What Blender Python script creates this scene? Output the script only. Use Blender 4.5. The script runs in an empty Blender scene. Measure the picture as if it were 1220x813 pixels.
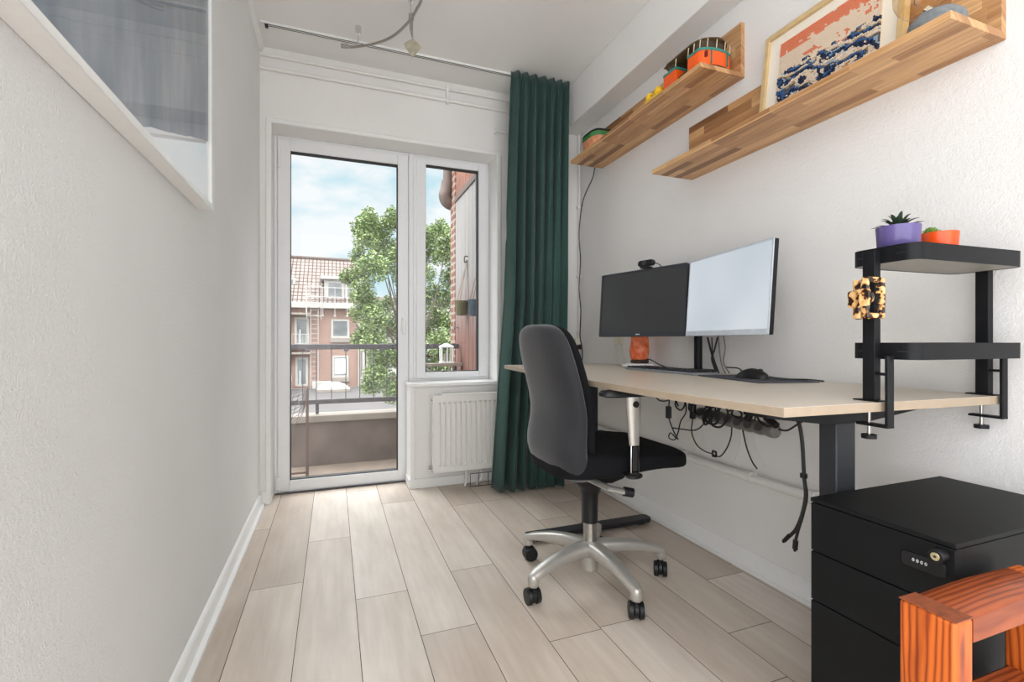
import bpy, bmesh, math, random
from mathutils import Vector, Matrix, noise
random.seed(7)
PI = math.pi
sc = bpy.context.scene
COL = sc.collection
ORIG = {}

# ---------------------------------------------------------------- survey of the room
F = 565.0; TH = math.atan2(213, 565); SN, CS = math.sin(TH), math.cos(TH); H = 0.93; V0 = 406.5
def ray(u, v):
    a = (u-610)/F
    return (SN+a*CS, CS-a*SN, -(v-V0)/F)
def atX(u, v, x): r = ray(u, v); t = x/r[0]; return Vector((x, t*r[1], H+t*r[2]))
def atY(u, v, y): r = ray(u, v); t = y/r[1]; return Vector((t*r[0], y, H+t*r[2]))
def atZ(u, v, z): r = ray(u, v); t = (z-H)/r[2]; return Vector((t*r[0], t*r[1], z))

# ---------------------------------------------------------------- materials
def lin(c):
    c /= 255.0
    return c/12.92 if c <= 0.04045 else ((c+0.055)/1.055)**2.4
def rgb(r, g, b): return (lin(r), lin(g), lin(b), 1)
class NT:
    def __init__(s, name):
        s.m = bpy.data.materials.new(name); s.m.use_nodes = True
        s.t = s.m.node_tree; s.n = s.t.nodes; s.b = s.n['Principled BSDF']
    def add(s, typ, **kw):
        n = s.n.new(typ)
        for k, v in kw.items(): setattr(n, k, v)
        return n
    def link(s, a, b): s.t.links.new(a, b)
    def math(s, op, a, b=None, c=None):
        n = s.n.new('ShaderNodeMath'); n.operation = op
        for i, x in enumerate((a, b, c)):
            if x is None: continue
            if isinstance(x, (int, float)): n.inputs[i].default_value = x
            else: s.link(x, n.inputs[i])
        return n.outputs[0]
    def obj(s):
        n = s.n.new('ShaderNodeTexCoord'); return n.outputs['Object']
    def mapping(s, vec, scale=(1, 1, 1), rot=(0, 0, 0), loc=(0, 0, 0)):
        n = s.n.new('ShaderNodeMapping'); s.link(vec, n.inputs[0])
        n.inputs['Scale'].default_value = scale; n.inputs['Rotation'].default_value = rot; n.inputs['Location'].default_value = loc
        return n.outputs[0]
    def noise(s, vec, scale, detail=3, rough=.5):
        n = s.n.new('ShaderNodeTexNoise'); s.link(vec, n.inputs['Vector'])
        n.inputs['Scale'].default_value = scale; n.inputs['Detail'].default_value = detail; n.inputs['Roughness'].default_value = rough
        return n.outputs['Fac']
    def ramp(s, fac, stops, interp='LINEAR'):
        n = s.n.new('ShaderNodeValToRGB'); s.link(fac, n.inputs[0]); n.color_ramp.interpolation = interp
        e = n.color_ramp.elements
        while len(e) < len(stops): e.new(.5)
        for i, (p, c) in enumerate(stops): e[i].position = p; e[i].color = c
        return n.outputs[0]
    def mix(s, fac, a, b, mode='MIX'):
        n = s.n.new('ShaderNodeMix'); n.data_type = 'RGBA'; n.blend_type = mode
        for i, x in ((0, fac), (6, a), (7, b)):
            if isinstance(x, (int, float)): n.inputs[i].default_value = x
            elif isinstance(x, tuple): n.inputs[i].default_value = x
            else: s.link(x, n.inputs[i])
        return n.outputs[2]
    def bump(s, h, strength, dist=.01):
        n = s.n.new('ShaderNodeBump'); n.inputs['Strength'].default_value = strength; n.inputs['Distance'].default_value = dist
        s.link(h, n.inputs['Height']); s.link(n.outputs[0], s.b.inputs['Normal'])
    def set(s, **kw):
        for k, v in kw.items():
            s.b.inputs[k.replace('_', ' ')].default_value = v
        return s
    def color(s, o): s.link(o, s.b.inputs['Base Color'])

def plain(name, c, rough=.5, metal=0., nscale=40, namt=.06, bump=0., **kw):
    t = NT(name); o = t.obj()
    f = t.noise(o, nscale, 3)
    d = tuple(x*(1-namt) for x in c[:3])+(1,); l = tuple(min(1, x*(1+namt)) for x in c[:3])+(1,)
    t.color(t.ramp(f, [(.3, d), (.7, l)]))
    t.b.inputs['Roughness'].default_value = rough; t.b.inputs['Metallic'].default_value = metal
    if bump: t.bump(f, bump, .002)
    t.set(**kw)
    return t.m

def plaster(name, c, s1=150, strength=.35, dist=.004):
    t = NT(name); o = t.obj()
    f = t.noise(o, s1, 4, .6); g = t.noise(o, 2.2, 3)
    d = tuple(x*.955 for x in c[:3])+(1,)
    t.color(t.mix(t.ramp(g, [(.35, (0, 0, 0, 1)), (.7, (1, 1, 1, 1))]), d, c))
    t.b.inputs['Roughness'].default_value = .75
    h = t.math('ADD', f, t.math('MULTIPLY', t.noise(o, s1*.35, 2), .8))
    t.bump(h, strength, dist)
    return t.m

def block_wood(name, cols, long=0.26, wide=.038, across='xz'):
    """finger-jointed staves running along Y"""
    t = NT(name); o = t.obj()
    sp = t.add('ShaderNodeSeparateXYZ'); t.link(o, sp.inputs[0])
    ac = t.math('ADD', sp.outputs[0], sp.outputs[2])
    row = t.math('FLOOR', t.math('DIVIDE', ac, wide))
    wn = t.add('ShaderNodeTexWhiteNoise', noise_dimensions='1D'); t.link(row, wn.inputs['W'])
    yy = t.math('ADD', t.math('DIVIDE', sp.outputs[1], long), t.math('MULTIPLY', wn.outputs[0], 7.3))
    cell = t.math('FLOOR', yy)
    wn2 = t.add('ShaderNodeTexWhiteNoise', noise_dimensions='2D')
    cb = t.add('ShaderNodeCombineXYZ'); t.link(row, cb.inputs[0]); t.link(cell, cb.inputs[1]); t.link(cb.outputs[0], wn2.inputs['Vector'])
    base = t.ramp(wn2.outputs[0], cols)
    cb2 = t.add('ShaderNodeCombineXYZ')
    t.link(t.math('MULTIPLY', ac, 60), cb2.inputs[0]); t.link(t.math('ADD', t.math('MULTIPLY', sp.outputs[1], 3.2), t.math('MULTIPLY', wn2.outputs[0], 40)), cb2.inputs[1])
    g = t.noise(cb2.outputs[0], 1.4, 5, .6)
    grain = t.ramp(g, [(.3, (.5, .42, .36, 1)), (.62, (1, 1, 1, 1))])
    t.color(t.mix(.75, base, grain, 'MULTIPLY'))
    t.set(Roughness=.42)
    return t.m

def mat_glass(name, tint=(1, 1, 1, 1), refl=.09, rough=.0):
    t = NT(name); t.n.remove(t.b)
    out = t.n['Material Output']
    tr = t.add('ShaderNodeBsdfTransparent'); tr.inputs[0].default_value = tint
    gl = t.add('ShaderNodeBsdfGlossy'); gl.inputs['Roughness'].default_value = rough
    lw = t.add('ShaderNodeLayerWeight'); lw.inputs[0].default_value = .5
    fr_ = t.math('ADD', refl*.5, t.math('MULTIPLY', t.math('POWER', lw.outputs['Facing'], 4.), refl*8))
    mx = t.add('ShaderNodeMixShader'); t.link(t.math('MINIMUM', fr_, .9), mx.inputs[0])
    t.link(tr.outputs[0], mx.inputs[1]); t.link(gl.outputs[0], mx.inputs[2]); t.link(mx.outputs[0], out.inputs[0])
    return t.m

def brick(name, c1, c2, mortar, sx=.22, sz=.065, msize=.012, axis='xz', rough=.85):
    t = NT(name); o = t.obj(); sp = t.add('ShaderNodeSeparateXYZ'); t.link(o, sp.inputs[0])
    cb = t.add('ShaderNodeCombineXYZ')
    a = t.math('ADD', sp.outputs[0], sp.outputs[1])
    t.link(a, cb.inputs[0]); t.link(sp.outputs[2], cb.inputs[1])
    b = t.add('ShaderNodeTexBrick'); t.link(cb.outputs[0], b.inputs['Vector'])
    b.inputs['Color1'].default_value = c1; b.inputs['Color2'].default_value = c2; b.inputs['Mortar'].default_value = mortar
    b.inputs['Scale'].default_value = 1; b.inputs['Mortar Size'].default_value = msize; b.inputs['Brick Width'].default_value = sx; b.inputs['Row Height'].default_value = sz
    b.inputs['Bias'].default_value = 0
    n = t.noise(o, 1.2, 4)
    t.color(t.mix(.35, b.outputs[0], t.ramp(n, [(.3, (.6, .6, .6, 1)), (.7, (1, 1, 1, 1))]), 'MULTIPLY'))
    t.set(Roughness=rough); t.bump(b.outputs['Fac'], -.4, .01)
    return t.m

M = {}
M['wall_l'] = plaster('textured_plaster', (.81, .81, .805, 1), 300, .8, .004)
M['wall'] = plaster('wall_paint', (.79, .78, .765, 1), 190, .3, .003)
M['wallr'] = plaster('wall_paint_right', (.80, .79, .775, 1), 220, .55, .003)
M['ceil'] = plaster('ceiling_paint', (.80, .795, .78, 1), 120, .08, .002)
M['white'] = plain('white_gloss_paint', (.80, .80, .79, 1), .28, namt=.015)
M['pvc'] = plain('white_pvc', (.78, .79, .80, 1), .3, namt=.01)
M['rad'] = plain('radiator_enamel', (.81, .80, .77, 1), .35, namt=.015)
M['seal'] = plain('black_rubber_seal', (.012, .012, .012, 1), .6)
M['chrome'] = plain('chrome', (.75, .75, .75, 1), .15, 1., namt=.03)
M['steel'] = plain('brushed_steel', (.42, .40, .37, 1), .32, 1., namt=.06)
M['silver'] = plain('silver_lacquer', (.46, .44, .405, 1), .33, .5, namt=.04)
M['black'] = plain('black_powder_coat', (.007, .0075, .009, 1), .45, namt=.15, Specular_IOR_Level=.2)
M['blackm'] = plain('black_plastic', (.008, .008, .009, 1), .4, namt=.15, Specular_IOR_Level=.35)
M['cab'] = plain('black_lacquer_steel', (.0075, .008, .0085, 1), .5, namt=.12, nscale=14, Specular_IOR_Level=.14)
M['leg'] = plain('graphite_steel', (.018, .020, .024, 1), .45, namt=.1, Specular_IOR_Level=.4)
M['cable'] = plain('cable_black', (.008, .008, .008, 1), .5)
M['grayplug'] = plain('grey_plastic', (.17, .165, .155, 1), .5, namt=.1)
M['sock'] = plain('socket_grey', (.07, .068, .064, 1), .5)
M['seam'] = plain('dark_gap', (.05, .042, .034, 1), .9)
M['glass'] = mat_glass('window_glass', (.985, .99, .99, 1), .018)
M['bulbglass'] = mat_glass('amber_bulb_glass', (.97, .90, .78, 1), .10)
M['pictglass'] = mat_glass('picture_glass', (1, 1, 1, 1), .05)
M['desk'] = plain('desk_melamine', rgb(204, 193, 177), .3, namt=.03, nscale=9)
M['deskedge'] = plain('desk_edge_band', rgb(164, 147, 127), .5, namt=.04)
M['shelfwood'] = block_wood('acacia_butcher_block', [(0., rgb(140, 98, 62)), (.25, rgb(184, 136, 90)), (.5, rgb(212, 166, 116)), (.8, rgb(230, 186, 136)), (1., rgb(168, 120, 76))])
M['framewood'] = plain('pale_ash_frame', rgb(205, 178, 130), .5, nscale=25, namt=.1)
M['mat'] = plain('cream_mat_board', rgb(232, 224, 210), .8, namt=.01)
M['orange'] = plain('orange_enamel', rgb(240, 92, 20), .35, namt=.05)
M['teal'] = plain('teal_paint', rgb(52, 132, 118), .4)
M['brownroof'] = plain('brown_tin_roof', rgb(92, 72, 48), .5, namt=.15)
M['cream'] = plain('cream_post', rgb(214, 200, 170), .5)
M['dark'] = plain('dark_interior', (.012, .01, .008, 1), .7)
M['peach'] = plain('peach_tin', rgb(222, 150, 112), .35, nscale=30, namt=.25)
M['green'] = plain('green_enamel', rgb(62, 130, 70), .3)
M['yellow'] = plain('yellow_plastic', rgb(246, 200, 30), .35, namt=.1)
M['concrete'] = plain('grey_concrete', rgb(118, 122, 124), .85, nscale=60, namt=.2, bump=.2)
M['purple'] = plain('purple_glaze', rgb(96, 84, 138), .22, namt=.04)
M['opot'] = plain('orange_glaze', rgb(240, 84, 22), .25, namt=.04)
M['succ'] = plain('dark_succulent', rgb(44, 62, 44), .4, namt=.3)
M['succ2'] = plain('green_succulent', rgb(112, 142, 62), .45, namt=.3)
M['soil'] = plain('potting_soil', (.03, .02, .013, 1), .9, nscale=300, namt=.6)
M['paper'] = plain('white_ceramic', rgb(235, 236, 238), .35, namt=.01)
M['kb'] = plain('keyboard_grey', rgb(120, 124, 130), .5)
M['key'] = plain('key_black', rgb(30, 31, 34), .5)
M['pad'] = plain('mousepad_cloth', rgb(66, 67, 76), .9, nscale=500, namt=.15)
M['bezel'] = plain('bezel_dark', rgb(44, 47, 54), .4)
M['bezels'] = plain('bezel_silver', rgb(196, 203, 212), .35, .1)
M['trayunder'] = plain('tray_underside', rgb(150, 147, 138), .5)
M['rail'] = plain('railing_paint', rgb(78, 74, 76), .6, nscale=30, namt=.25, bump=.2)
M['rack'] = plain('rack_brown_metal', rgb(96, 80, 74), .6)
M['wire'] = plain('rack_wire', rgb(90, 82, 78), .5)
M['bluec'] = plain('blue_piping', rgb(34, 96, 160), .7)
M['outlet'] = plain('outlet_cream', rgb(225, 220, 205), .4)
M['pipe'] = plain('pipe_white_paint', (.78, .765, .74, 1), .4, namt=.02)

def fabric(name, c, sheen=.0, scale=900):
    t = NT(name); o = t.obj(); f = t.noise(o, scale, 2); g = t.noise(o, 6, 3)
    t.color(t.mix(t.ramp(g, [(.3, (0, 0, 0, 1)), (.7, (1, 1, 1, 1))]), tuple(x*.82 for x in c[:3])+(1,), c))
    t.set(Roughness=.95, Specular_IOR_Level=.2); t.b.inputs['Sheen Weight'].default_value = sheen; t.b.inputs['Sheen Roughness'].default_value = .4
    t.bump(f, .25, .001)
    return t.m
M['chairfab'] = fabric('charcoal_wool', (.034, .034, .038, 1), .36)
M['seatfab'] = fabric('black_wool', (.006, .0065, .008, 1), .01)
M['curtain'] = fabric('dark_green_cotton', rgb(58, 84, 79), .15, 500)

# salt crystal
t = NT('salt_crystal'); o = t.obj(); f = t.noise(o, 28, 5, .65)
t.color(t.ramp(f, [(.3, rgb(196, 74, 30)), (.5, rgb(232, 112, 62)), (.7, rgb(246, 164, 122))])); t.set(Roughness=.4); t.b.inputs['Subsurface Weight'].default_value = .2
t.bump(f, .5, .006); M['salt'] = t.m
# tortoiseshell
t = NT('tortoiseshell'); o = t.obj(); f = t.noise(o, 75, 2, .4)
t.color(t.ramp(f, [(.42, rgb(26, 16, 12)), (.5, rgb(96, 50, 22)), (.54, rgb(222, 168, 100)), (.75, rgb(238, 205, 150))])); t.set(Roughness=.18); M['tort'] = t.m
# rustic stool wood: grain lines running along local z, rings and knots
def rustic(name, axis):
    t = NT(name); o = t.obj()
    sc_ = (1, 1, .16) if axis == 'z' else (.16, 1, 1)
    v = t.mapping(o, sc_)
    n1 = t.noise(v, 26, 3, .5)
    w = t.add('ShaderNodeTexWave', wave_type='BANDS', bands_direction='Y')
    t.link(v, w.inputs[0]); w.inputs['Scale'].default_value = 34; w.inputs['Distortion'].default_value = 14; w.inputs['Detail'].default_value = 3; w.inputs['Detail Scale'].default_value = .35; w.inputs['Detail Roughness'].default_value = .6
    c = t.ramp(w.outputs['Fac'], [(.0, rgb(134, 56, 20)), (.3, rgb(178, 84, 28)), (1., rgb(196, 100, 36))] if axis == 'z' else [(.0, rgb(112, 48, 24)), (.3, rgb(142, 66, 32)), (1., rgb(156, 78, 40))])
    k = t.ramp(n1, [(.28, (.42, .27, .22, 1)), (.5, (1, 1, 1, 1))])
    t.color(t.mix(.8, c, k, 'MULTIPLY')); t.set(Roughness=.38, Specular_IOR_Level=.35); t.bump(w.outputs['Fac'], .06, .002)
    return t.m
M['rustic'] = rustic('rustic_pine_upright', 'z'); M['rustic_top'] = rustic('rustic_pine_rail', 'x')
# floor planks: tone per plank from a mesh attribute
t = NT('oak_laminate')
at = t.add('ShaderNodeAttribute', attribute_name='plank'); o = t.obj()
sp = t.add('ShaderNodeSeparateColor'); t.link(at.outputs['Color'], sp.inputs[0])
cb = t.add('ShaderNodeCombineXYZ'); so = t.add('ShaderNodeSeparateXYZ'); t.link(o, so.inputs[0])
t.link(t.math('MULTIPLY', so.outputs[0], 34), cb.inputs[0]); t.link(t.math('ADD', t.math('MULTIPLY', so.outputs[1], 2.6), t.math('MULTIPLY', sp.outputs[0], 50)), cb.inputs[1])
g = t.noise(cb.outputs[0], 1.2, 6, .62)
cb2 = t.add('ShaderNodeCombineXYZ'); t.link(t.math('MULTIPLY', so.outputs[0], 5), cb2.inputs[0]); t.link(t.math('ADD', t.math('MULTIPLY', so.outputs[1], 1.6), t.math('MULTIPLY', sp.outputs[0], 31)), cb2.inputs[1])
g2 = t.noise(cb2.outputs[0], 1.6, 3, .5)
base = t.ramp(sp.outputs[0], [(0., rgb(192, 178, 164)), (.5, rgb(208, 196, 183)), (1., rgb(218, 208, 197))])
c = t.mix(.55, base, t.ramp(g, [(.3, (.76, .73, .70, 1)), (.65, (1.0, 1.0, 1.0, 1))]), 'MULTIPLY')
c = t.mix(.6, c, t.ramp(g2, [(.32, (.78, .74, .70, 1)), (.6, (1.0, 1.0, 1.0, 1))]), 'MULTIPLY')
t.color(c)
t.link(t.ramp(g, [(.2, (.30, .30, .30, 1)), (.8, (.44, .44, .44, 1))]), t.b.inputs['Roughness']); t.bump(g, .06, .002)
M['floor'] = t.m
# outside
M['brickfar'] = brick('far_red_brick', rgb(146, 117, 105), rgb(131, 101, 90), rgb(160, 138, 124), .24, .075, .012)
M['brickpier'] = brick('pier_brick', rgb(128, 82, 66), rgb(108, 68, 54), rgb(150, 138, 126), .21, .066, .012)
t = NT('roof_tiles'); o = t.obj(); sp = t.add('ShaderNodeSeparateXYZ'); t.link(o, sp.inputs[0])
cb = t.add('ShaderNodeCombineXYZ'); t.link(sp.outputs[0], cb.inputs[0]); t.link(sp.outputs[2], cb.inputs[1])
b = t.add('ShaderNodeTexBrick'); t.link(cb.outputs[0], b.inputs['Vector']); b.offset = 0
b.inputs['Color1'].default_value = rgb(128, 120, 114); b.inputs['Color2'].default_value = rgb(114, 105, 100); b.inputs['Mortar'].default_value = rgb(70, 58, 53)
b.inputs['Scale'].default_value = 1; b.inputs['Mortar Size'].default_value = .045; b.inputs['Brick Width'].default_value = .26; b.inputs['Row Height'].default_value = .27; b.inputs['Mortar Smooth'].default_value = .6
t.color(b.outputs[0]); t.set(Roughness=.8); t.set(Specular_IOR_Level=.1); M['tiles'] = t.m
M['extwhite'] = plain('exterior_white', rgb(164, 160, 154), .6, namt=.05, nscale=3)
M['stucco'] = plain('balcony_stucco', rgb(108, 98, 92), .9, nscale=5, namt=.18, bump=.2)
M['coping'] = plain('concrete_coping', rgb(134, 126, 117), .85, nscale=4, namt=.16)
M['balfloor'] = plain('balcony_tiles', rgb(120, 108, 96), .8, nscale=9, namt=.14)
M['flatroof'] = plain('bitumen_roof', rgb(72, 69, 68), .9, nscale=.6, namt=.12)
M['farglass'] = plain('far_window_glass', rgb(112, 116, 116), .15, nscale=1.2, namt=.5)
M['blind'] = plain('pale_blind', rgb(222, 226, 230), .7)
M['redwood'] = plain('red_brown_boards', rgb(126, 86, 70), .8, nscale=14, namt=.2)
M['brownpaint'] = plain('brown_drain_paint', rgb(94, 80, 73), .6, nscale=30, namt=.2)
M['bark'] = plain('tree_bark', rgb(104, 92, 78), .9, nscale=12, namt=.3)
M['lantern'] = plain('white_lantern_metal', rgb(225, 226, 224), .5)
M['potg'] = plain('olive_zinc_pot', rgb(92, 88, 62), .7, nscale=20, namt=.3)
M['potb'] = plain('slate_zinc_pot', rgb(72, 84, 92), .7, nscale=20, namt=.3)
M['cord'] = plain('rope_cord', rgb(150, 138, 126), .8)
M['ledge'] = plain('weathered_plank', rgb(140, 130, 118), .8)
# divider boards: pale grey above, redder below, vertical board joints
t = NT('weathered_boards'); o = t.obj(); sp = t.add('ShaderNodeSeparateXYZ'); t.link(o, sp.inputs[0])
n = t.noise(t.mapping(o, (1, 12, 1)), 2.5, 4)
z = t.math('ADD', sp.outputs[2], t.math('MULTIPLY', n, .35))
c = t.ramp(t.math('DIVIDE', z, 2.2), [(.5, rgb(122, 88, 78)), (.62, rgb(128, 112, 106)), (.78, rgb(140, 137, 134))])
t.color(t.mix(.4, c, t.ramp(n, [(.3, (.7, .68, .66, 1)), (.7, (1, 1, 1, 1))]), 'MULTIPLY')); t.set(Roughness=.8); M['boards'] = t.m
t = NT('leaf_green'); g = t.add('ShaderNodeNewGeometry')
t.color(t.ramp(g.outputs['Random Per Island'], [(0., rgb(80, 100, 58)), (.5, rgb(120, 140, 84)), (1., rgb(166, 180, 124))])); t.set(Roughness=.6)
t.b.inputs['Transmission Weight'].default_value = 0; M['leaf'] = t.m
# art mosaic colours come from the studs' own colour attribute
t = NT('mosaic_studs'); a = t.add('ShaderNodeAttribute', attribute_name='stud'); t.color(a.outputs['Color']); t.set(Roughness=.4); M['mosaic'] = t.m
# large print behind left-wall glass; white part and streaks are painted-in reflections
t = NT('print_and_reflections'); o = t.obj(); sp = t.add('ShaderNodeSeparateXYZ'); t.link(o, sp.inputs[0])
zz = t.math('SUBTRACT', sp.outputs[2], t.math('MULTIPLY', sp.outputs[1], .335))
n = t.noise(t.mapping(o, (1, 2.2, .8)), 3., 5, .6); n2 = t.noise(t.mapping(o, (1, 14, .6)), 1.2, 3)
h = t.math('ADD', zz, t.math('MULTIPLY', n, .016))
c1 = t.ramp(n, [(.3, rgb(92, 108, 128)), (.5, rgb(128, 142, 156)), (.75, rgb(176, 182, 190))])
c1 = t.mix(.6, c1, t.ramp(n2, [(.4, (.74, .73, .72, 1)), (.6, (1, 1, 1, 1))]), 'MULTIPLY')
edge = t.math('GREATER_THAN', h, .052)
t.color(t.mix(edge, rgb(244, 246, 248), c1)); t.set(Roughness=.5); M['print'] = t.m
# screens
t = NT('screen_off'); t.color(t.ramp(t.noise(t.obj(), 8, 2), [(.3, (.03, .031, .033, 1)), (.7, (.036, .037, .039, 1))])); t.set(Roughness=.32); M['scroff'] = t.m
t = NT('screen_window_glare'); t.set(Roughness=.3); t.b.inputs['Base Color'].default_value = (.05, .05, .05, 1)
cc = t.ramp(t.noise(t.obj(), 2.5, 1), [(.35, rgb(206, 216, 226)), (.65, rgb(226, 233, 240))]); t.link(cc, t.b.inputs['Emission Color']); t.b.inputs['Emission Strength'].default_value = .72; M['scrglare'] = t.m  # window reflection on the right screen, painted in as a pale glow

# ---------------------------------------------------------------- geometry helpers
def B(): return bmesh.new()
def box(bm, x0, x1, y0, y1, z0, z1, mat=None):
    vs = [bm.verts.new((x, y, z)) for x in (x0, x1) for y in (y0, y1) for z in (z0, z1)]
    for f in ((0, 1, 3, 2), (4, 6, 7, 5), (0, 4, 5, 1), (2, 3, 7, 6), (0, 2, 6, 4), (1, 5, 7, 3)):
        bm.faces.new([vs[i] for i in f])
    if mat is not None: bmesh.ops.transform(bm, matrix=mat, verts=vs)
    return vs
def rings(bm, rs, closed=True, cap=True):
    vv = [[bm.verts.new(p) for p in r] for r in rs]
    n = len(vv[0])
    for a, b in zip(vv, vv[1:]):
        for i in range(n if closed else n-1):
            j = (i+1) % n
            bm.faces.new((a[i], a[j], b[j], b[i]))
    if cap and closed:
        bm.faces.new(vv[0][::-1]); bm.faces.new(vv[-1])
    return vv
def frame_of(d):
    d = d.normalized(); up = Vector((0, 0, 1)) if abs(d.z) < .9 else Vector((1, 0, 0))
    a = d.cross(up).normalized(); return a, d.cross(a).normalized()
def cyl(bm, p0, p1, r0, r1=None, seg=16):
    p0 = Vector(p0); p1 = Vector(p1); r1 = r0 if r1 is None else r1
    a, b = frame_of(p1-p0)
    rings(bm, [[p+(a*math.cos(2*PI*i/seg)+b*math.sin(2*PI*i/seg))*r for i in range(seg)] for p, r in ((p0, r0), (p1, r1))])
def smooth_pts(pts, k=6):
    pts = [Vector(p) for p in pts]
    if len(pts) < 3: return pts
    P = [2*pts[0]-pts[1]]+pts+[2*pts[-1]-pts[-2]]; out = []
    for i in range(1, len(P)-2):
        for j in range(k):
            s = j/k; a, b, c, d = P[i-1:i+3]
            out.append(.5*((2*b)+(-a+c)*s+(2*a-5*b+4*c-d)*s*s+(-a+3*b-3*c+d)*s**3))
    out.append(pts[-1]); return out
def tube(bm, pts, r, seg=8, k=6, sm=True, flat=1.):
    pts = smooth_pts(pts, k) if sm else [Vector(p) for p in pts]
    rs = []; prev = None
    for i, p in enumerate(pts):
        d = (pts[min(i+1, len(pts)-1)]-pts[max(i-1, 0)])
        if d.length < 1e-9: d = Vector((0, 0, 1))
        d.normalize()
        if prev is None: a, b = frame_of(d)
        else:
            a = (prev-d*prev.dot(d)); a = a.normalized() if a.length > 1e-6 else frame_of(d)[0]; b = d.cross(a)
        prev = a
        rr = r[i] if isinstance(r, list) else r
        rs.append([p+a*math.cos(2*PI*j/seg)*rr+b*math.sin(2*PI*j/seg)*rr*flat for j in range(seg)])
    rings(bm, rs)
def lathe(bm, prof, c=(0, 0, 0), seg=32, cap=True):
    c = Vector(c)
    rings(bm, [[c+Vector((r*math.cos(2*PI*i/seg), r*math.sin(2*PI*i/seg), z)) for i in range(seg)] for r, z in prof], cap=cap)
def prism(bm, poly, z0, z1, axis='z'):
    def P(a, b, z): return {'z': (a, b, z), 'x': (z, a, b), 'y': (a, z, b)}[axis]
    rings(bm, [[P(a, b, z) for a, b in poly] for z in (z0, z1)])
def rrect(x0, x1, y0, y1, r, n=5):
    out = []
    for cx, cy, a0 in ((x1-r, y1-r, 0), (x0+r, y1-r, PI/2), (x0+r, y0+r, PI), (x1-r, y0+r, 1.5*PI)):
        for i in range(n+1):
            a = a0+PI/2*i/n; out.append((cx+r*math.cos(a), cy+r*math.sin(a)))
    return out

def root_of(o):
    while o.parent: o = o.parent
    return o
def thing(name, label, cat, loc=(0, 0, 0), rz=0, group=None, local=False):
    o = bpy.data.objects.new(name, None); COL.objects.link(o); o.empty_display_size = .05
    o.location = loc; o.rotation_euler = (0, 0, rz); o['label'] = label; o['category'] = cat
    if group: o['group'] = group
    ORIG[o.name] = Vector((0, 0, 0)) if local else Vector(loc)
    return o
def mk(name, bm, mat, parent=None, smooth=False, bevel=0, label=None, sub=0, seg=2, auto=40):
    bmesh.ops.remove_doubles(bm, verts=bm.verts, dist=1e-6)
    bmesh.ops.recalc_face_normals(bm, faces=bm.faces)
    me = bpy.data.meshes.new(name)
    if parent is not None:
        bmesh.ops.translate(bm, vec=-ORIG[root_of(parent).name], verts=bm.verts)
    bm.to_mesh(me); bm.free(); me.materials.append(mat)
    o = bpy.data.objects.new(name, me); COL.objects.link(o)
    if parent is not None: o.parent = parent
    if label: o['label'] = label
    if bevel:
        m = o.modifiers.new('bevel', 'BEVEL'); m.width = bevel; m.segments = seg; m.limit_method = 'ANGLE'; m.angle_limit = math.radians(35)
    if sub:
        m = o.modifiers.new('sub', 'SUBSURF'); m.levels = sub; m.render_levels = sub
    if smooth or bevel or sub:
        for p in me.polygons: p.use_smooth = True
        if not sub:
            me.set_sharp_from_angle(angle=math.radians(auto))
    return o
def solo(name, bm, mat, label, cat, group=None, origin=None, **kw):
    """a thing that is one mesh, its origin put at its base"""
    if origin is None:
        xs = [v.co for v in bm.verts]
        origin = Vector((sum(v.x for v in xs)/len(xs), sum(v.y for v in xs)/len(xs), min(v.z for v in xs)))
    origin = Vector(origin); bmesh.ops.translate(bm, vec=-origin, verts=bm.verts)
    o = mk(name, bm, mat, **kw); o.location = origin; o['label'] = label; o['category'] = cat
    if group: o['group'] = group
    return o
def struct(name, bm, mat, parent=None, **kw):
    o = mk(name, bm, mat, parent, **kw)
    if parent is None: o['kind'] = 'structure'
    return o
def sroot(name):
    o = bpy.data.objects.new(name, None); COL.objects.link(o); o['kind'] = 'structure'; ORIG[o.name] = Vector((0, 0, 0)); o.empty_display_size = .05
    return o
def copy_tree(o, parent=None, top=True):
    c = o.copy(); COL.objects.link(c)
    if parent is not None: c.parent = parent
    for ch in list(o.children): copy_tree(ch, c)
    if o.name in ORIG: ORIG[c.name] = ORIG[o.name]
    return c

LX, RX, BY, CZ = -.39, 1.583, 3.02, 2.605
YB = -1.6          # the room runs on behind the photographer
# ================================================================= ROOM
# floor: planks .184 wide along Y
W = .1835; X0 = -.2915
seams = {0: 1.995, 1: 2.38, 2: 1.792, 3: 1.50, 4: 1.876, 5: 2.62, 6: 1.34, 7: 2.25, 8: 1.168, 9: 1.459}
bm = B(); lay = bm.loops.layers.float_color.new('plank')
box(bm, LX-.05, RX+.05, YB, BY+.17, -.02, -.0025)
for f in bm.faces:
    for l in f.loops: l[lay] = (.0, .0, .0, 1)
nfb = len(bm.faces)
for i in range(-1, 11):
    xa = X0+i*W; xb = xa+W
    xa = max(xa, LX); xb = min(xb, RX)
    if xb-xa < .01: continue
    s0 = seams.get(i, 1.7+.37*i) - 1.29*4
    ys = [s0+1.29*k for k in range(8)]
    for ya, yb in zip(ys, ys[1:]):
        ya = max(ya, YB); yb = min(yb, BY+.17)
        if yb-ya < .01: continue
        r = random.random(); g = .0011
        vs = [bm.verts.new(p) for p in ((xa+g, ya+g, 0), (xb-g, ya+g, 0), (xb-g, yb-g, 0), (xa+g, yb-g, 0))]
        f = bm.faces.new(vs)
        for l in f.loops: l[lay] = (r, r, r, 1)
o = mk('floor', bm, M['floor']); o['kind'] = 'structure'
o.data.materials.append(M['seam'])
for p in list(o.data.polygons)[:6]: p.material_index = 1
if True:  # face normals of planks must look up
    for p in o.data.polygons:
        pass

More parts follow.
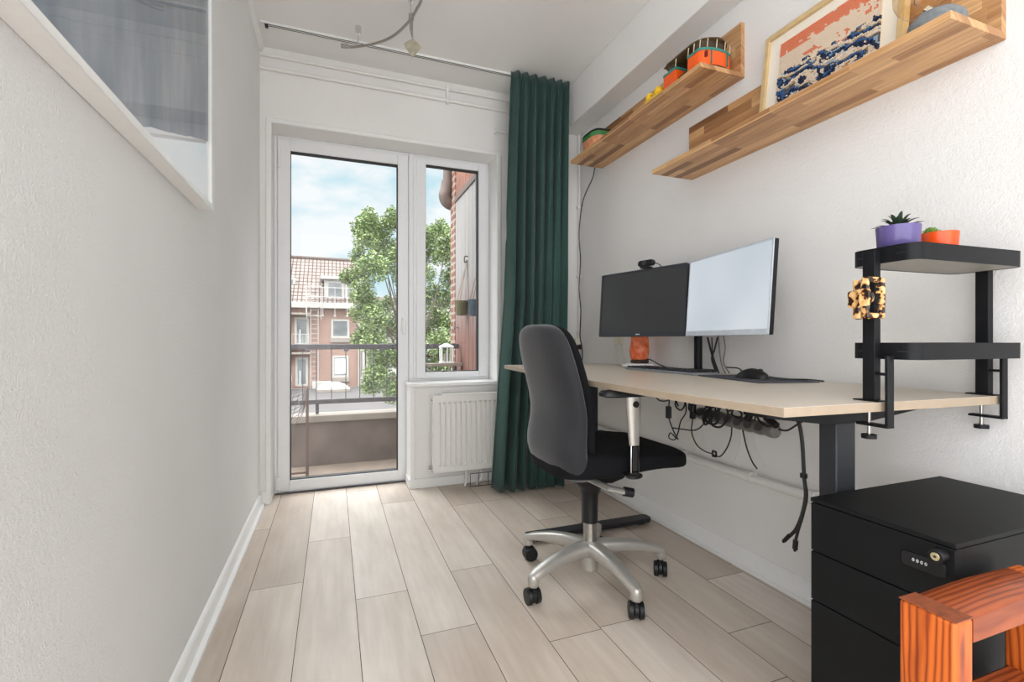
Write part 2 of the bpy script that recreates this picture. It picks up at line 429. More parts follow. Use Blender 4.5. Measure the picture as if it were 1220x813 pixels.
bm = B(); box(bm, LX-.12, RX+.12, YB, BY+.3, CZ, CZ+.12); struct('ceiling', bm, M['ceil'])
bm = B(); box(bm, LX-.12, LX, .30, BY, 0, CZ); struct('wall_left', bm, M['wall_l'])
bm = B(); box(bm, RX, RX+.12, YB, BY+.3, 0, CZ); struct('wall_right', bm, M['wallr'])
DX0, DX1, DZ, NX = -.335, 1.028, 2.178, .458    # opening in the back wall
bm = B()
box(bm, LX-.12, DX0, BY, BY+.3, 0, CZ); box(bm, DX0, RX, BY, BY+.3, DZ, CZ)
box(bm, DX1, RX, BY, BY+.3, 0, DZ); box(bm, NX, DX1, BY, BY+.3, 0, .64)
box(bm, 1.26, RX, 2.885, BY, 0, CZ)          # pier in the corner behind the curtain
bmesh.ops.remove_doubles(bm, verts=bm.verts, dist=1e-5)
struct('wall_back', bm, M['wall'])
# beam along the right wall under the ceiling
bm = B(); box(bm, 1.452, RX, YB, 2.885, 2.337, CZ); struct('wall_beam', bm, M['ceil'], bevel=.004)
# cove along left wall and small trims
bm = B(); prism(bm, [(LX, CZ), (LX+.022, CZ), (LX+.02, CZ-.014), (LX+.006, CZ-.03), (LX, CZ-.032)], .30, BY, 'y'); struct('trim_1', bm, M['white'], smooth=True)
# plaster edge around the opening
bm = B()
def edge(bm, x0, x1, z0, z1): box(bm, x0, x1, BY-.009, BY+.002, z0, z1)
edge(bm, DX0-.026, DX0, 0, DZ+.026); edge(bm, DX0, DX1+.03, DZ, DZ+.026); edge(bm, DX1, DX1+.03, .665, DZ)
struct('trim_2', bm, M['white'], bevel=.006, seg=3)
# skirtings
bm = B(); prism(bm, [(LX, 0), (LX+.014, 0), (LX+.014, .052), (LX+.008, .062), (LX, .066)], .30, BY, 'y'); box(bm, LX+.014, LX+.03, .30, BY-.01, 0, .012)
struct('baseboard_left', bm, M['white'], smooth=True)
bm = B(); prism(bm, [(RX, 0), (RX-.014, 0), (RX-.014, .068), (RX-.008, .078), (RX, .08)], YB, 2.885, 'y'); box(bm, RX-.026, RX-.014, YB, 2.87, 0, .012)
struct('baseboard_right', bm, M['white'], smooth=True)
bm = B(); box(bm, NX, 1.26, BY-.014, BY, 0, .058); box(bm, LX, DX0-.004, BY-.014, BY, 0, .075); box(bm, NX-.014, NX, BY-.014, BY+.14, 0, .058)
struct('baseboard_back', bm, M['white'], bevel=.003)
# wall panel corner bead + sill
bm = B(); box(bm, NX-.006, NX+.022, BY-.012, BY+.16, .05, .64); struct('trim_3', bm, M['white'], bevel=.003)
bm = B(); box(bm, NX-.012, DX1+.0, BY-.028, BY+.17, .64, .662); struct('trim_4', bm, M['white'], bevel=.004)

# ----------------------------------------------------------------- balcony door and window (white PVC)
FY = 3.175
fr = sroot('door_1')
def rectframe(bm, x0, x1, z0, z1, w, y0, y1, wb=None, wt=None):
    wb = wb or w; wt = wt or w
    box(bm, x0, x0+w, y0, y1, z0, z1); box(bm, x1-w, x1, y0, y1, z0, z1)
    box(bm, x0+w, x1-w, y0, y1, z1-wt, z1); box(bm, x0+w, x1-w, y0, y1, z0, z0+wb)
bm = B(); box(bm, DX0, -.318, FY+.015, FY+.09, 0, DZ); box(bm, .47, .50, FY+.01, FY+.09, 0, DZ); box(bm, -.318, .47, FY+.015, FY+.09, 2.163, DZ)
box(bm, -.318, .47, FY+.02, FY+.09, 0, .012)
mk('door_frame', bm, M['pvc'], fr, bevel=.003)
bm = B(); rectframe(bm, -.317, .468, .012, 2.163, .069, FY+.012, FY+.075, wb=.066, wt=.070)
lf = mk('door_leaf', bm, M['pvc'], fr, bevel=.004)
bm = B(); rectframe(bm, -.249, .400, .077, 2.094, .006, FY+.012+.006, FY+.06); mk('glazing_seal', bm, M['seal'], lf)
bm = B(); box(bm, -.246, .397, FY+.040, FY+.046, .08, 2.09); mk('glass_pane', bm, M['glass'], lf)
bm = B(); box(bm, -.312, -.300, FY-.004, FY+.014, 1.98, 2.10); box(bm, -.325, -.305, FY-.004, FY+.014, .03, .11); mk('hinge', bm, M['pvc'], fr, bevel=.003)
bm = B(); box(bm, .420, .444, FY-.002, FY+.012, .99, 1.115); cyl(bm, (.432, FY, 1.075), (.432, FY-.04, 1.075), .009)
box(bm, .423, .441, FY-.052, FY-.036, .975, 1.085); mk('door_handle', bm, M['white'], fr, bevel=.004, label='white lever handle')
bm = B(); box(bm, -.33, .50, FY-.002, FY+.012, 0, .008); mk('threshold', bm, M['rail'], fr)
wn = sroot('window_1')
bm = B(); rectframe(bm, .50, DX1-.001, .662, DZ, .018, FY+.012, FY+.09); mk('window_frame', bm, M['pvc'], wn, bevel=.003)
bm = B(); rectframe(bm, .517, DX1-.018, .679, 2.163, .0605, FY+.004, FY+.07, wb=.042, wt=.046)
ws = mk('window_sash', bm, M['pvc'], wn, bevel=.004)
bm = B(); rectframe(bm, .577, .950, .720, 2.118, .006, FY+.012, FY+.055); mk('glazing_seal', bm, M['seal'], ws)
bm = B(); box(bm, .58, .947, FY+.038, FY+.044, .724, 2.114); mk('glass_pane', bm, M['glass'], ws)

# ----------------------------------------------------------------- radiator
rd = thing('radiator', 'white ribbed panel radiator on the wall under the small window', 'radiator', (.86, 2.96, .107))
rx0, rx1, ry, rz0, rz1 = .585, 1.13, 2.925, .107, .592
bm = B()
n = 24; pw = (rx1-rx0-.03)/ (n*.5)
# corrugated face
prof = []
x = rx0+.03
xs = []
pitch = .0333
k = 0
prof.append((rx0, ry)); prof.append((rx0+.022, ry))
x = rx0+.022
while x+pitch < rx1-.01:
    prof += [(x+.004, ry), (x+.009, ry+.019), (x+.018, ry+.019), (x+.023, ry)]
    x += pitch
prof.append((rx1, ry))
# slice in z so ribs end short of the top and bottom
def lvl(z, f): return [(px, ry+(py-ry)*f, z) for px, py in prof]
front = [lvl(rz0, 0), lvl(rz0+.035, 0), lvl(rz0+.05, 1), lvl(rz1-.06, 1), lvl(rz1-.045, 0), lvl(rz1-.004, 0)]
vv = [[bm.verts.new(p) for p in r] for r in front]
for a, b in zip(vv, vv[1:]):
    for i in range(len(a)-1): bm.faces.new((a[i], a[i+1], b[i+1], b[i]))
mk('front_panel', bm, M['rad'], rd, smooth=True)
bm = B(); box(bm, rx0, rx1, ry+.022, ry+.055, rz0, rz1-.006); mk('convector', bm, M['rad'], rd)
bm = B(); box(bm, rx0-.004, rx0+.002, ry-.001, ry+.06, rz0, rz1); mk('side_cover', bm, M['rad'], rd, bevel=.002)
bm = B(); box(bm, rx0+.05, rx1, ry+.004, ry+.056, rz1-.004, rz1+.004); mk('top_grille', bm, M['rad'], rd, bevel=.001)
bm = B(); cyl(bm, (rx0-.005, ry+.03, rz0+.03), (rx0-.026, ry+.03, rz0+.03), .011); mk('drain_plug', bm, M['steel'], rd, smooth=True)
bm = B(); cyl(bm, (rx0-.004, ry+.03, rz1-.03), (rx0-.012, ry+.03, rz1-.03), .008); mk('bleed_plug', bm, M['steel'], rd, smooth=True)
for xx in (.80, .90):
    bm = B(); tube(bm, [(xx, ry+.03, rz0+.002), (xx, ry+.03, .04), (xx-(.01 if xx < .85 else .035), ry+.03, .0)], .0075)
    mk('feed_pipe', bm, M['pipe'], rd, smooth=True)
bm = B()
for xx in (.815, .87, .935, .985): tube(bm, [(xx, ry-.012, .085), (xx, ry-.012, .004)], .0022, sm=False)
tube(bm, [(.815, ry-.012, .086), (.985, ry-.012, .086)], .0022, sm=False); tube(bm, [(.815, ry-.012, .004), (.985, ry-.012, .004)], .0022, sm=False)
solo('wire_rack', bm, M['blackm'], 'small black wire rack standing on the floor under the radiator', 'rack')

# ----------------------------------------------------------------- curtain on its ceiling rail
bm = B()
RYc = 2.785
box(bm, LX+.03, 1.45, RYc-.014, RYc+.014, CZ-.012, CZ)
cr = thing('curtain_rail', 'white double curtain rail across the ceiling above the door', 'curtain rail', (.5, RYc, CZ-.012))
mk('rail_profile', bm, M['white'], cr, bevel=.002)
bm = B()
for dy in (-.007, .007): box(bm, LX+.05, 1.45, RYc+dy-.0016, RYc+dy+.0016, CZ-.0135, CZ-.0118)
mk('track_slot', bm, M['seal'], cr)
bm = B(); box(bm, LX+.055, LX+.07, RYc-.010, RYc+.010, CZ-.028, CZ-.012); mk('end_stop', bm, M['blackm'], cr, bevel=.002)
def lerp(a, b, s): return a+(b-a)*s
nz, nx = 46, 300
bm = B(); vv = []
for j in range(nz+1):
    s = j/nz; z = (CZ-.003)*(1-s)+.015*s
    xl = lerp(1.036, .975, s**.8)-.055*max(0, s-.55)/.45*1.0; xr = lerp(1.436, 1.375, s)
    amp = lerp(.026, .052, min(1, s*1.6)); row = []
    for i in range(nx+1):
        q = i/nx
        ph = 2*PI*(7.0*q+.10*math.sin(7*q+2*s))+.5
        y = RYc-.044+amp*(math.sin(ph)+.35*math.sin(2.1*ph+1+s)*min(1, s*2))*(1 if s > .03 else .6)
        if s < .10: y += .007*math.sin(2*PI*38*q)*(1-s/.10)
        xx = lerp(xl, xr, q)+.012*math.cos(ph)*min(1, s*2)
        y = min(y, 2.862 if s > .06 else RYc-.016)
        if q < .25: y += (.25-q)/.25*.03*s
        row.append(bm.verts.new((xx, y, z)))
    vv.append(row)
for a, b in zip(vv, vv[1:]):
    for i in range(nx): bm.faces.new((a[i], a[i+1], b[i+1], b[i]))
ct = solo('curtain', bm, M['curtain'], 'dark green pleated curtain hanging to the floor beside the window', 'curtain', smooth=True, auto=180)
sm_ = ct.modifiers.new('thick', 'SOLIDIFY'); sm_.thickness = .004

# pipes on the back wall above the door
pz = (2.479, 2.553)
for k, z in enumerate(pz):
    bm = B(); tube(bm, [(LX, BY-.014, z), (1.26, BY-.014, z+.002)], .011 if k == 0 else .0095, seg=12, sm=False)
    solo('heating_pipe', bm, M['pipe'], ('lower' if k == 0 else 'upper')+' of the two white pipes running across the wall above the door', 'pipe', group=None, smooth=True)
bm = B(); box(bm, .68, .698, BY-.03, BY, 2.46, 2.575); cyl(bm, (.689, BY-.03, 2.5), (.689, BY-.036, 2.5), .006)
solo('pipe_clamp', bm, M['pvc'], 'white clamp holding the two pipes above the window', 'pipe clamp', bevel=.003)
bm = B(); tube(bm, [(1.012, BY-.02, 2.336), (1.10, BY-.02, 2.336)], .009, seg=10, sm=False); box(bm, 1.006, 1.016, BY-.032, BY, 2.318, 2.354)
solo('wall_hook', bm, M['pvc'], 'small white rod bracket on the wall left of the curtain', 'bracket', bevel=.002)
# vertical conduit in the right corner
bm = B(); tube(bm, [(RX-.014, 2.866, .80), (RX-.014, 2.866, 2.337)], .009, seg=12, sm=False)
cd = thing('conduit_pipe', 'thin white vertical conduit in the corner right of the curtain', 'pipe', (RX-.014, 2.866, .80))
mk('pipe', bm, M['pipe'], cd, smooth=True)
for z in (1.84, 1.37, .99):
    bm = B(); box(bm, RX-.03, RX, 2.852, 2.880, z-.008, z+.008); mk('clip', bm, M['pipe'], cd, bevel=.002)
# outlet box and cable beside it
bm = B(); c = atX(687, 417, RX-.018); box(bm, RX-.04, RX, c.y-.03, c.y+.03, .865, .95)
solo('wall_socket', bm, M['outlet'], 'cream socket box on the right wall at the foot of the vertical conduit', 'socket', bevel=.004)
bm = B(); c = (RX-.05, 2.80, .885); cyl(bm, (RX-.04, 2.80, .89), (RX-.075, 2.80, .89), .018, .012); tube(bm, [(RX-.075, 2.80, .89), (RX-.13, 2.79, .885), (RX-.15, 2.78, .84), (RX-.12, 2.78, .6)], .0035)
solo('mains_plug', bm, M['cable'], 'black plug in the cream socket box beside the curtain', 'plug', smooth=True)
bm = B(); cw = [atX(u, v, RX-.022) for u, v in ((709, 198), (706, 212), (697, 232), (692.5, 250), (690, 280), (691.5, 310), (690, 345), (692, 370), (691, 400), (693, 412), (694, 425), (692, 436))]
tube(bm, cw, .0034); solo('lamp_cord', bm, M['cable'], 'black cord running down the corner conduit from the upper shelf', 'cord', smooth=True)
c = atX(739, 405, RX)
bm = B(); box(bm, RX-.022, RX, c.y-.035, c.y+.035, c.z-.03, c.z+.045)
solo('wall_socket', bm, M['outlet'], 'white wall socket behind the dark left monitor', 'socket', bevel=.004)
for k, (du, lb) in enumerate(((736, 'left'), (742, 'right'))):
    bm = B(); p = atX(du, 404, RX-.03); tube(bm, [p, p+Vector((0, -.004, -.05)), p+Vector((0, -.02 if k else .0, -.10)), p+Vector((.0, -.03*k, -.17)), p+Vector((.0, -.03*k, -.3))], .002)
    solo('thin_cord', bm, M['outlet'], lb+' one of the two thin pale cords hanging from the socket behind the left monitor', 'cord', smooth=True)
# radiator pipe on right wall
bp = thing('skirting_pipe', 'white heating pipe running low along the right wall below the desk', 'pipe', (RX-.034, 1.7, .375))
bm = B(); tube(bm, [(RX-.034, -.3, .388), (RX-.034, 2.87, .388)], .017, seg=16, sm=False); mk('pipe', bm, M['pipe'], bp, smooth=True)
for u in (760, 812.5, 893, 968):
    y = atX(u, 540, RX-.034).y
    bm = B(); tube(bm, [(RX-.034, y-.012, .388), (RX-.034, y+.012, .388)], .0215, seg=16, sm=False); box(bm, RX-.034, RX, y-.006, y+.006, .37, .405); mk('pipe_collar', bm, M['pipe'], bp, smooth=True)

# ----------------------------------------------------------------- ceiling cable spot track
tk = thing('spotlight_track', 'bent chrome ceiling track with a diamond glass spot above the door', 'light', (.3, 2.45, 2.605))
tp = [atZ(u, v, 2.5) for u, v in ((410, 55), (422, 56), (450, 51), (470, 42), (487, 26), (497, 10), (502, -1))]+[Vector((.372, 2.06, 2.5)), Vector((.33, 1.92, 2.5)), Vector((.25, 1.8, 2.5))]
bm = B(); tube(bm, tp, .007, seg=10); mk('track', bm, M['steel'], tk, smooth=True)
bm = B(); cyl(bm, tp[0]-(tp[1]-tp[0])*.3, tp[0]+(tp[1]-tp[0])*.45, .011, seg=12); mk('end_cap', bm, M['steel'], tk, smooth=True)
for p in (tp[1]+Vector((.02, -.012, 0)), Vector((.349, 2.305, 2.5)), Vector((.30, 1.865, 2.5))):
    bm = B(); cyl(bm, (p.x, p.y, 2.5), (p.x, p.y, CZ-.03), .0035, seg=8); cyl(bm, (p.x, p.y, CZ-.04), (p.x, p.y, CZ), .014, .016, seg=14); mk('standoff', bm, M['chrome'], tk, smooth=True)
ps = atZ(490, 20, 2.5)
bm = B(); cyl(bm, ps+Vector((0, 0, .012)), ps+Vector((0, 0, -.012)), .013, seg=14); cyl(bm, ps+Vector((0, 0, -.01)), ps+Vector((0, 0, -.065)), .008, seg=12); cyl(bm, ps+Vector((0, 0, -.065)), ps+Vector((.006, 0, -.10)), .006, .004, seg=10)
sp_ = mk('spot_holder', bm, M['steel'], tk, smooth=True)
hc = ps+Vector((.006, 0, -.15))
bm = B(); rr = .046
base = [hc+Vector((rr, 0, .012)), hc+Vector((0, rr, .012)), hc+Vector((-rr, 0, .012)), hc+Vector((0, -rr, .012))]
tpv, btv = hc+Vector((.004, 0, .048)), hc+Vector((0, 0, -.05))
vs = [bm.verts.new(p) for p in base]; a = bm.verts.new(tpv); b_ = bm.verts.new(btv)
for i in range(4): bm.faces.new((vs[i], vs[(i+1) % 4], a)); bm.faces.new((vs[(i+1) % 4], vs[i], b_))
mk('glass_diamond', bm, plain('smoky_pearl_glass', rgb(172, 166, 146), .25, nscale=30, namt=.2), tk, bevel=.003, label='pearly glass diamond shade')

# ================================================================= LEFT WALL PICTURE
pf = thing('framed_print', 'large white framed print behind glass high on the left wall', 'picture', (LX, 1.2, 1.335))
py0, py1, pz0, pz1 = .36, 1.712, 1.335, 2.32; px = LX+.041
bm = B()
box(bm, LX, px, py1-.017, py1, pz0, pz1); box(bm, LX, px, py0, py0+.017, pz0, pz1); box(bm, LX, px, py0+.017, py1-.017, pz0, pz0+.017); box(bm, LX, px, py0+.017, py1-.017, pz1-.017, pz1)
mk('frame', bm, M['white'], pf, bevel=.0015)
bm = B(); box(bm, LX+.004, LX+.030, py0+.017, py1-.017, pz0+.017, pz1-.017); mk('print', bm, M['print'], pf)
bm = B(); box(bm, LX+.032, LX+.034, py0+.017, py1-.017, pz0+.017, pz1-.017); mk('glass', bm, M['pictglass'], pf)

# ================================================================= SHELVES
def wall_shelf(y0, y1, zb, label):
    r = thing('wall_shelf', label, 'shelf', (RX-.11, (y0+y1)/2, zb))
    bm = B(); box(bm, RX-.228, RX-.019, y0, y1, zb, zb+.019); mk('shelf_board', bm, M['shelfwood'], r, bevel=.0012)
    bm = B(); box(bm, RX-.019, RX, y0, y1, zb, zb+.243 if zb < 2 else zb+.226); mk('back_board', bm, M['shelfwood'], r, bevel=.0012)
    return r
ZU, ZL = 2.013, 1.688
wall_shelf(1.487, 2.585, ZU, 'upper L-shaped butcher-block wall shelf carrying the orange tram')
wall_shelf(.677, 1.792, ZL, 'lower L-shaped butcher-block wall shelf carrying the framed mosaic')

# orange toy tram on the upper shelf
zt = ZU+.019
tr = thing('toy_tram', 'orange toy tram with teal stripe on the upper shelf', 'toy', (1.46, 1.63, zt))
def cab(bm, y0, y1, z0, z1, nose_near, inset=0.):
    xa, xb = 1.378+inset, 1.545-inset
    pts = []
    if nose_near:
        n = 10
        for i in range(n+1):
            a = PI+PI*i/n
            pts.append(((xa+xb)/2+(xb-xa)/2*math.cos(a), y0+.035-inset+.035*math.sin(a)+inset))
        pts += [(xb, y1-inset), (xa, y1-inset)]
    else:
        pts = [(xa, y0+inset), (xb, y0+inset), (xb, y1-.012), (xb-.02, y1), (xa+.02, y1), (xa, y1-.012)]
    prism(bm, pts, z0, z1)
bm = B(); cab(bm, 1.497, 1.588, zt+.012, zt+.07, True); mk('front_body', bm, M['orange'], tr, bevel=.002)
bm = B(); cab(bm, 1.661, 1.752, zt+.012, zt+.07, False); mk('rear_body', bm, M['orange'], tr, bevel=.002)
bm = B(); cab(bm, 1.4965, 1.5885, zt+.07, zt+.08, True, -.0015); cab(bm, 1.6605, 1.7525, zt+.07, zt+.08, False, -.0015); mk('stripe', bm, M['teal'], tr)
bm = B(); cab(bm, 1.497, 1.588, zt+.0, zt+.012, True, .004); cab(bm, 1.661, 1.752, zt, zt+.012, False, .004); box(bm, 1.39, 1.535, 1.588, 1.661, zt+.0, zt+.02); mk('chassis', bm, M['dark'], tr)
bm = B(); box(bm, 1.44, 1.54, 1.588, 1.661, zt+.02, zt+.10); box(bm, 1.39, 1.535, 1.59, 1.66, zt+.024, zt+.034); mk('bench', bm, M['dark'], tr)
tgl = plain('tram_dark_window', rgb(70, 54, 40), .2)
bm = B(); cab(bm, 1.510, 1.572, zt+.08, zt+.118, True, .010); mk('window_glass', bm, tgl, tr)
bm = B(); cab(bm, 1.675, 1.74, zt+.08, zt+.116, False, .012); mk('window_glass', bm, tgl, tr)
# roof: domed over the whole length
bm = B(); rsx = []
ny = 18
for i in range(ny+1):
    y = lerp(1.497, 1.752, i/ny); e = math.sqrt(max(0, 1-(1-min(1, i/5))**2)); hw = .083*max(.25, e) if i < 5 else .083
    if i > ny-2: hw *= .9
    hz = .016*max(.3, e)
    rsx.append([(1.4615+hw*math.cos(a), y, zt+.120+hz*1.2*math.sin(a)*(1 if math.sin(a) > 0 else .25)) for a in [2*PI*k/20 for k in range(20)]])
rings(bm, rsx); mk('roof', bm, M['brownroof'], tr, smooth=True)
for (x, y) in ((1.379, 1.586), (1.379, 1.553), (1.384, 1.524), (1.405, 1.505), (1.445, 1.498), (1.49, 1.50), (1.53, 1.515), (1.379, 1.663), (1.386, 1.745)):
    bm = B(); cyl(bm, (x, y, zt+.08), (x+.004, y, zt+.116), .0018, seg=6); mk('window_post', bm, M['cream'], tr)
for xq, yq in ((1.42, 1.4945), (1.50, 1.4925)):
    bm = B(); box(bm, xq, xq+.0016, yq, yq+.009, zt+.014, zt+.07); mk('panel_line', bm, M['teal'], tr)
bm = B(); box(bm, 1.396, 1.404, 1.499, 1.512, zt+.04, zt+.063); mk('side_lamp', bm, plain('dark_red_lamp', rgb(110, 20, 14), .4), tr, bevel=.001)

# yellow toy
yt = thing('yellow_toy', 'small yellow toy beside the orange tram on the upper shelf', 'toy', (1.40, 1.83, zt))
bm = B(); tube(bm, [(1.40, 1.885, zt+.02), (1.40, 1.85, zt+.024), (1.40, 1.80, zt+.022), (1.40, 1.775, zt+.02)], [.010]+[.02]*16+[.02, .012], seg=12)
mk('body', bm, M['yellow'], yt, smooth=True)
for y, z, r in ((1.865, .052, .02), (1.80, .050, .022)):
    bm = B(); bmesh.ops.create_icosphere(bm, subdivisions=3, radius=r, matrix=Matrix.Translation((1.40, y, zt+z-.004))); mk('head', bm, M['yellow'], yt, smooth=True)
for y in (1.88, 1.86, 1.80, 1.785):
    bm = B(); cyl(bm, (1.39, y, zt), (1.395, y, zt+.02), .007, .009, seg=10); mk('leg', bm, M['yellow'], yt, smooth=True)
bm = B(); bmesh.ops.create_icosphere(bm, subdivisions=2, radius=.004, matrix=Matrix.Translation((1.382, 1.832, zt+.036))); mk('eye', bm, M['dark'], yt)

# green and peach tin at the far end
tn = thing('retro_tin', 'rounded peach tin with green rim and black lid on far end of the upper shelf', 'tin', (1.475, 2.45, zt))
def rr_loft(bm, levels, cx, cy):
    rs = []
    for hx, hy, z in levels:
        ring = []
        for k in range(32):
            a = 2*PI*k/32; c_, s_ = math.cos(a), math.sin(a)
            ring.append((cx+hx*math.copysign(abs(c_)**.6, c_), cy+hy*math.copysign(abs(s_)**.6, s_), z))
        rs.append(ring)
    rings(bm, rs)
bm = B(); rr_loft(bm, [(.070, .085, zt), (.076, .092, zt+.02), (.077, .093, zt+.085)], 1.477, 2.46); mk('body', bm, M['peach'], tn, smooth=True)
bm = B(); rr_loft(bm, [(.079, .095, zt+.085), (.080, .096, zt+.092), (.079, .095, zt+.110)], 1.477, 2.46); mk('rim', bm, M['green'], tn, smooth=True)
bm = B(); rr_loft(bm, [(.080, .096, zt+.110), (.078, .094, zt+.122), (.06, .07, zt+.134), (.03, .04, zt+.139)], 1.477, 2.46); mk('lid', bm, M['blackm'], tn, smooth=True)

# framed stud mosaic on lower shelf, leaning
zs = ZL+.019
fw, fh = .484, .374
ma = thing('framed_mosaic', 'pale wood framed coral and navy stud mosaic leaning on the lower shelf', 'picture', (1.497, 1.108, zs), local=True)
lean = math.atan2(.045, fh)
ma.rotation_euler = (0, 0, 0)
# local: x = depth (0 front .. +), y along the wall, z up; then leaned about the y axis
LM = Matrix.Rotation(lean, 4, 'Y')
def lmk(name, bm, mat, **kw):
    bmesh.ops.transform(bm, matrix=LM, verts=bm.verts); return mk(name, bm, mat, ma, **kw)
bm = B(); hw = fw/2; wf = .017
box(bm, 0, .024, -hw, -hw+wf, 0, fh); box(bm, 0, .024, hw-wf, hw, 0, fh); box(bm, 0, .024, -hw+wf, hw-wf, 0, wf); box(bm, 0, .024, -hw+wf, hw-wf, fh-wf, fh)
lmk('frame', bm, M['framewood'], bevel=.001)
bm = B(); box(bm, .012, .018, -hw+wf, hw-wf, wf, fh-wf); lmk('mat_board', bm, M['mat'])
NXs, NZs = 56, 40; aw, ah = .352, .252
bm = B(); lay = bm.loops.layers.float_color.new('stud')
coral, cream_, navy, blue, lblue, gray, tan = rgb(222, 128, 92), rgb(226, 208, 186), rgb(24, 40, 72), rgb(56, 98, 150), rgb(150, 180, 205), rgb(82, 80, 82), rgb(176, 140, 92)
def studcol(i, j):
    x, z = i/NXs, j/NZs
    n1 = noise.noise(Vector((x*4.3, z*5.1, 3.1))); n2 = noise.noise(Vector((x*9, z*11, 9.7))); n3 = noise.noise(Vector((x*23, z*23, 1.7)))
    top = .80+.06*n1
    if z > top or (z > .58 and n1 > .28): return coral if n3 > -.42 else cream_
    # slanting patchwork bands
    d = z-.10-.42*abs(((x*1.5+.12*n1) % 1.0)-.5)*2
    if z > .52+.1*n2: return cream_ if n3 > -.3 else (coral if n1 > 0 else cream_)
    band = (z*5.2+x*2.3+1.1*n1+.5*n2) % 1.0
    if band < .36: return navy if n3 > -.3 else (cream_ if n2 > .1 else blue)
    if band < .52: return blue if n2 > -.1 else lblue
    if band < .62: return gray
    if band < .68: return tan
    return cream_ if n3 > -.35 else lblue
px_, pz_ = aw/NXs, ah/NZs; cz = fh/2+.004
def setcol(fs, c):
    for f in fs:
        for l in f.loops: l[lay] = c
n0 = len(bm.faces)
box(bm, .009, .012, -aw/2, aw/2, cz-ah/2, cz+ah/2)
setcol(bm.faces, cream_)
for i in range(NXs):
    for j in range(NZs):
        cy = aw/2-px_*(i+.5); cc_ = cz-ah/2+pz_*(j+.5); c = studcol(i, j)
        r = px_*.46; hgt = .003
        if j < NZs*.52 and c in (cream_, navy, blue): hgt = .004+.004*random.random()
        ring0 = [bm.verts.new((.009, cy+r*math.cos(2*PI*k/8+.39), cc_+r*math.sin(2*PI*k/8+.39))) for k in range(8)]
        ring1 = [bm.verts.new((.009-hgt, v.co.y, v.co.z)) for v in ring0]
        fs = [bm.faces.new(ring1)]+[bm.faces.new((ring0[k], ring0[(k+1) % 8], ring1[(k+1) % 8], ring1[k])) for k in range(8)]
        setcol(fs, c)
bmesh.ops.transform(bm, matrix=LM, verts=bm.verts)
mk('stud_mosaic', bm, M['mosaic'], ma)

# bulb lamp on lower shelf
bl = thing('bulb_lamp', 'large clear globe bulb in a grey concrete base on the lower shelf', 'lamp', (1.468, .765, zs))
bm = B(); lathe(bm, [(.052, zs), (.060, zs+.012), (.062, zs+.035), (.058, zs+.055), (.044, zs+.07), (.022, zs+.077)], (1.468, .765, 0)); mk('base', bm, M['concrete'], bl, smooth=True)
bcx, bcy, bcz = 1.452, .795, zs+.142
bm = B(); bmesh.ops.create_uvsphere(bm, u_segments=32, v_segments=20, radius=.056, matrix=Matrix.Translation((bcx, bcy, bcz)) @ Matrix.Scale(1.12, 4, (0, 0, 1))); mk('globe', bm, M['bulbglass'], bl, smooth=True)
bm = B(); cyl(bm, (1.466, .768, zs+.07), (bcx+.006, bcy-.010, zs+.092), .014); mk('socket', bm, M['chrome'], bl, smooth=True)
bm = B(); tube(bm, [(bcx+.01*math.cos(a), bcy+.01*math.sin(a), bcz-.03+.006*a) for a in [k*.8 for k in range(14)]], .0012, seg=6); mk('filament', bm, M['steel'], bl)

# ================================================================= DESK
DT = .793
dk = thing('standing_desk', 'long beige sit-stand desk with dark metal legs along the right wall', 'desk', (1.2, 1.6, 0))
front = [(.912, 2.545), (.885, 2.2), (.852, 1.85), (.836, 1.53), (.835, 1.17), (.846, .92), (.863, .712)]
fpts = [(p.x, p.y) for p in smooth_pts([(a, b, 0) for a, b in front], 6)]
poly = fpts+[(1.562, .676), (1.562, 2.545)]
bm = B(); prism(bm, poly, DT-.020, DT-.0006); mk('desktop_edge', bm, M['deskedge'], dk)
bm = B(); prism(bm, poly, DT-.0006, DT); mk('desktop', bm, M['desk'], dk)
for (y0, y1, lb) in ((2.01, 2.085, 0), (.795, .85, 1)):
    bm = B(); box(bm, 1.137, 1.205, y0, y0+.045, .03, DT-.02); mk('leg', bm, M['leg'], dk, bevel=.003)
    bm = B(); fy = y0+.022; prism(bm, [(.845, fy-.034), (1.50, fy-.034), (1.515, fy-.02), (1.515, fy+.02), (1.50, fy+.034), (.845, fy+.034)], .012, .032); box(bm, .88, .92, fy-.02, fy+.02, 0, .012); box(bm, 1.44, 1.48, fy-.02, fy+.02, 0, .012)
    mk('foot', bm, M['leg'], dk, bevel=.002)
    bm = B(); prism(bm, [(.90, DT-.02), (1.50, DT-.02), (1.50, DT-.035), (1.24, DT-.062), (1.10, DT-.062), (.90, DT-.035)], y0-.01, y0+.055, 'y'); mk('support_arm', bm, M['black'], dk, bevel=.001)
bm = B(); box(bm, 1.30, 1.34, .85, 2.02, DT-.058, DT-.022); mk('crossbar', bm, M['black'], dk, bevel=.002)

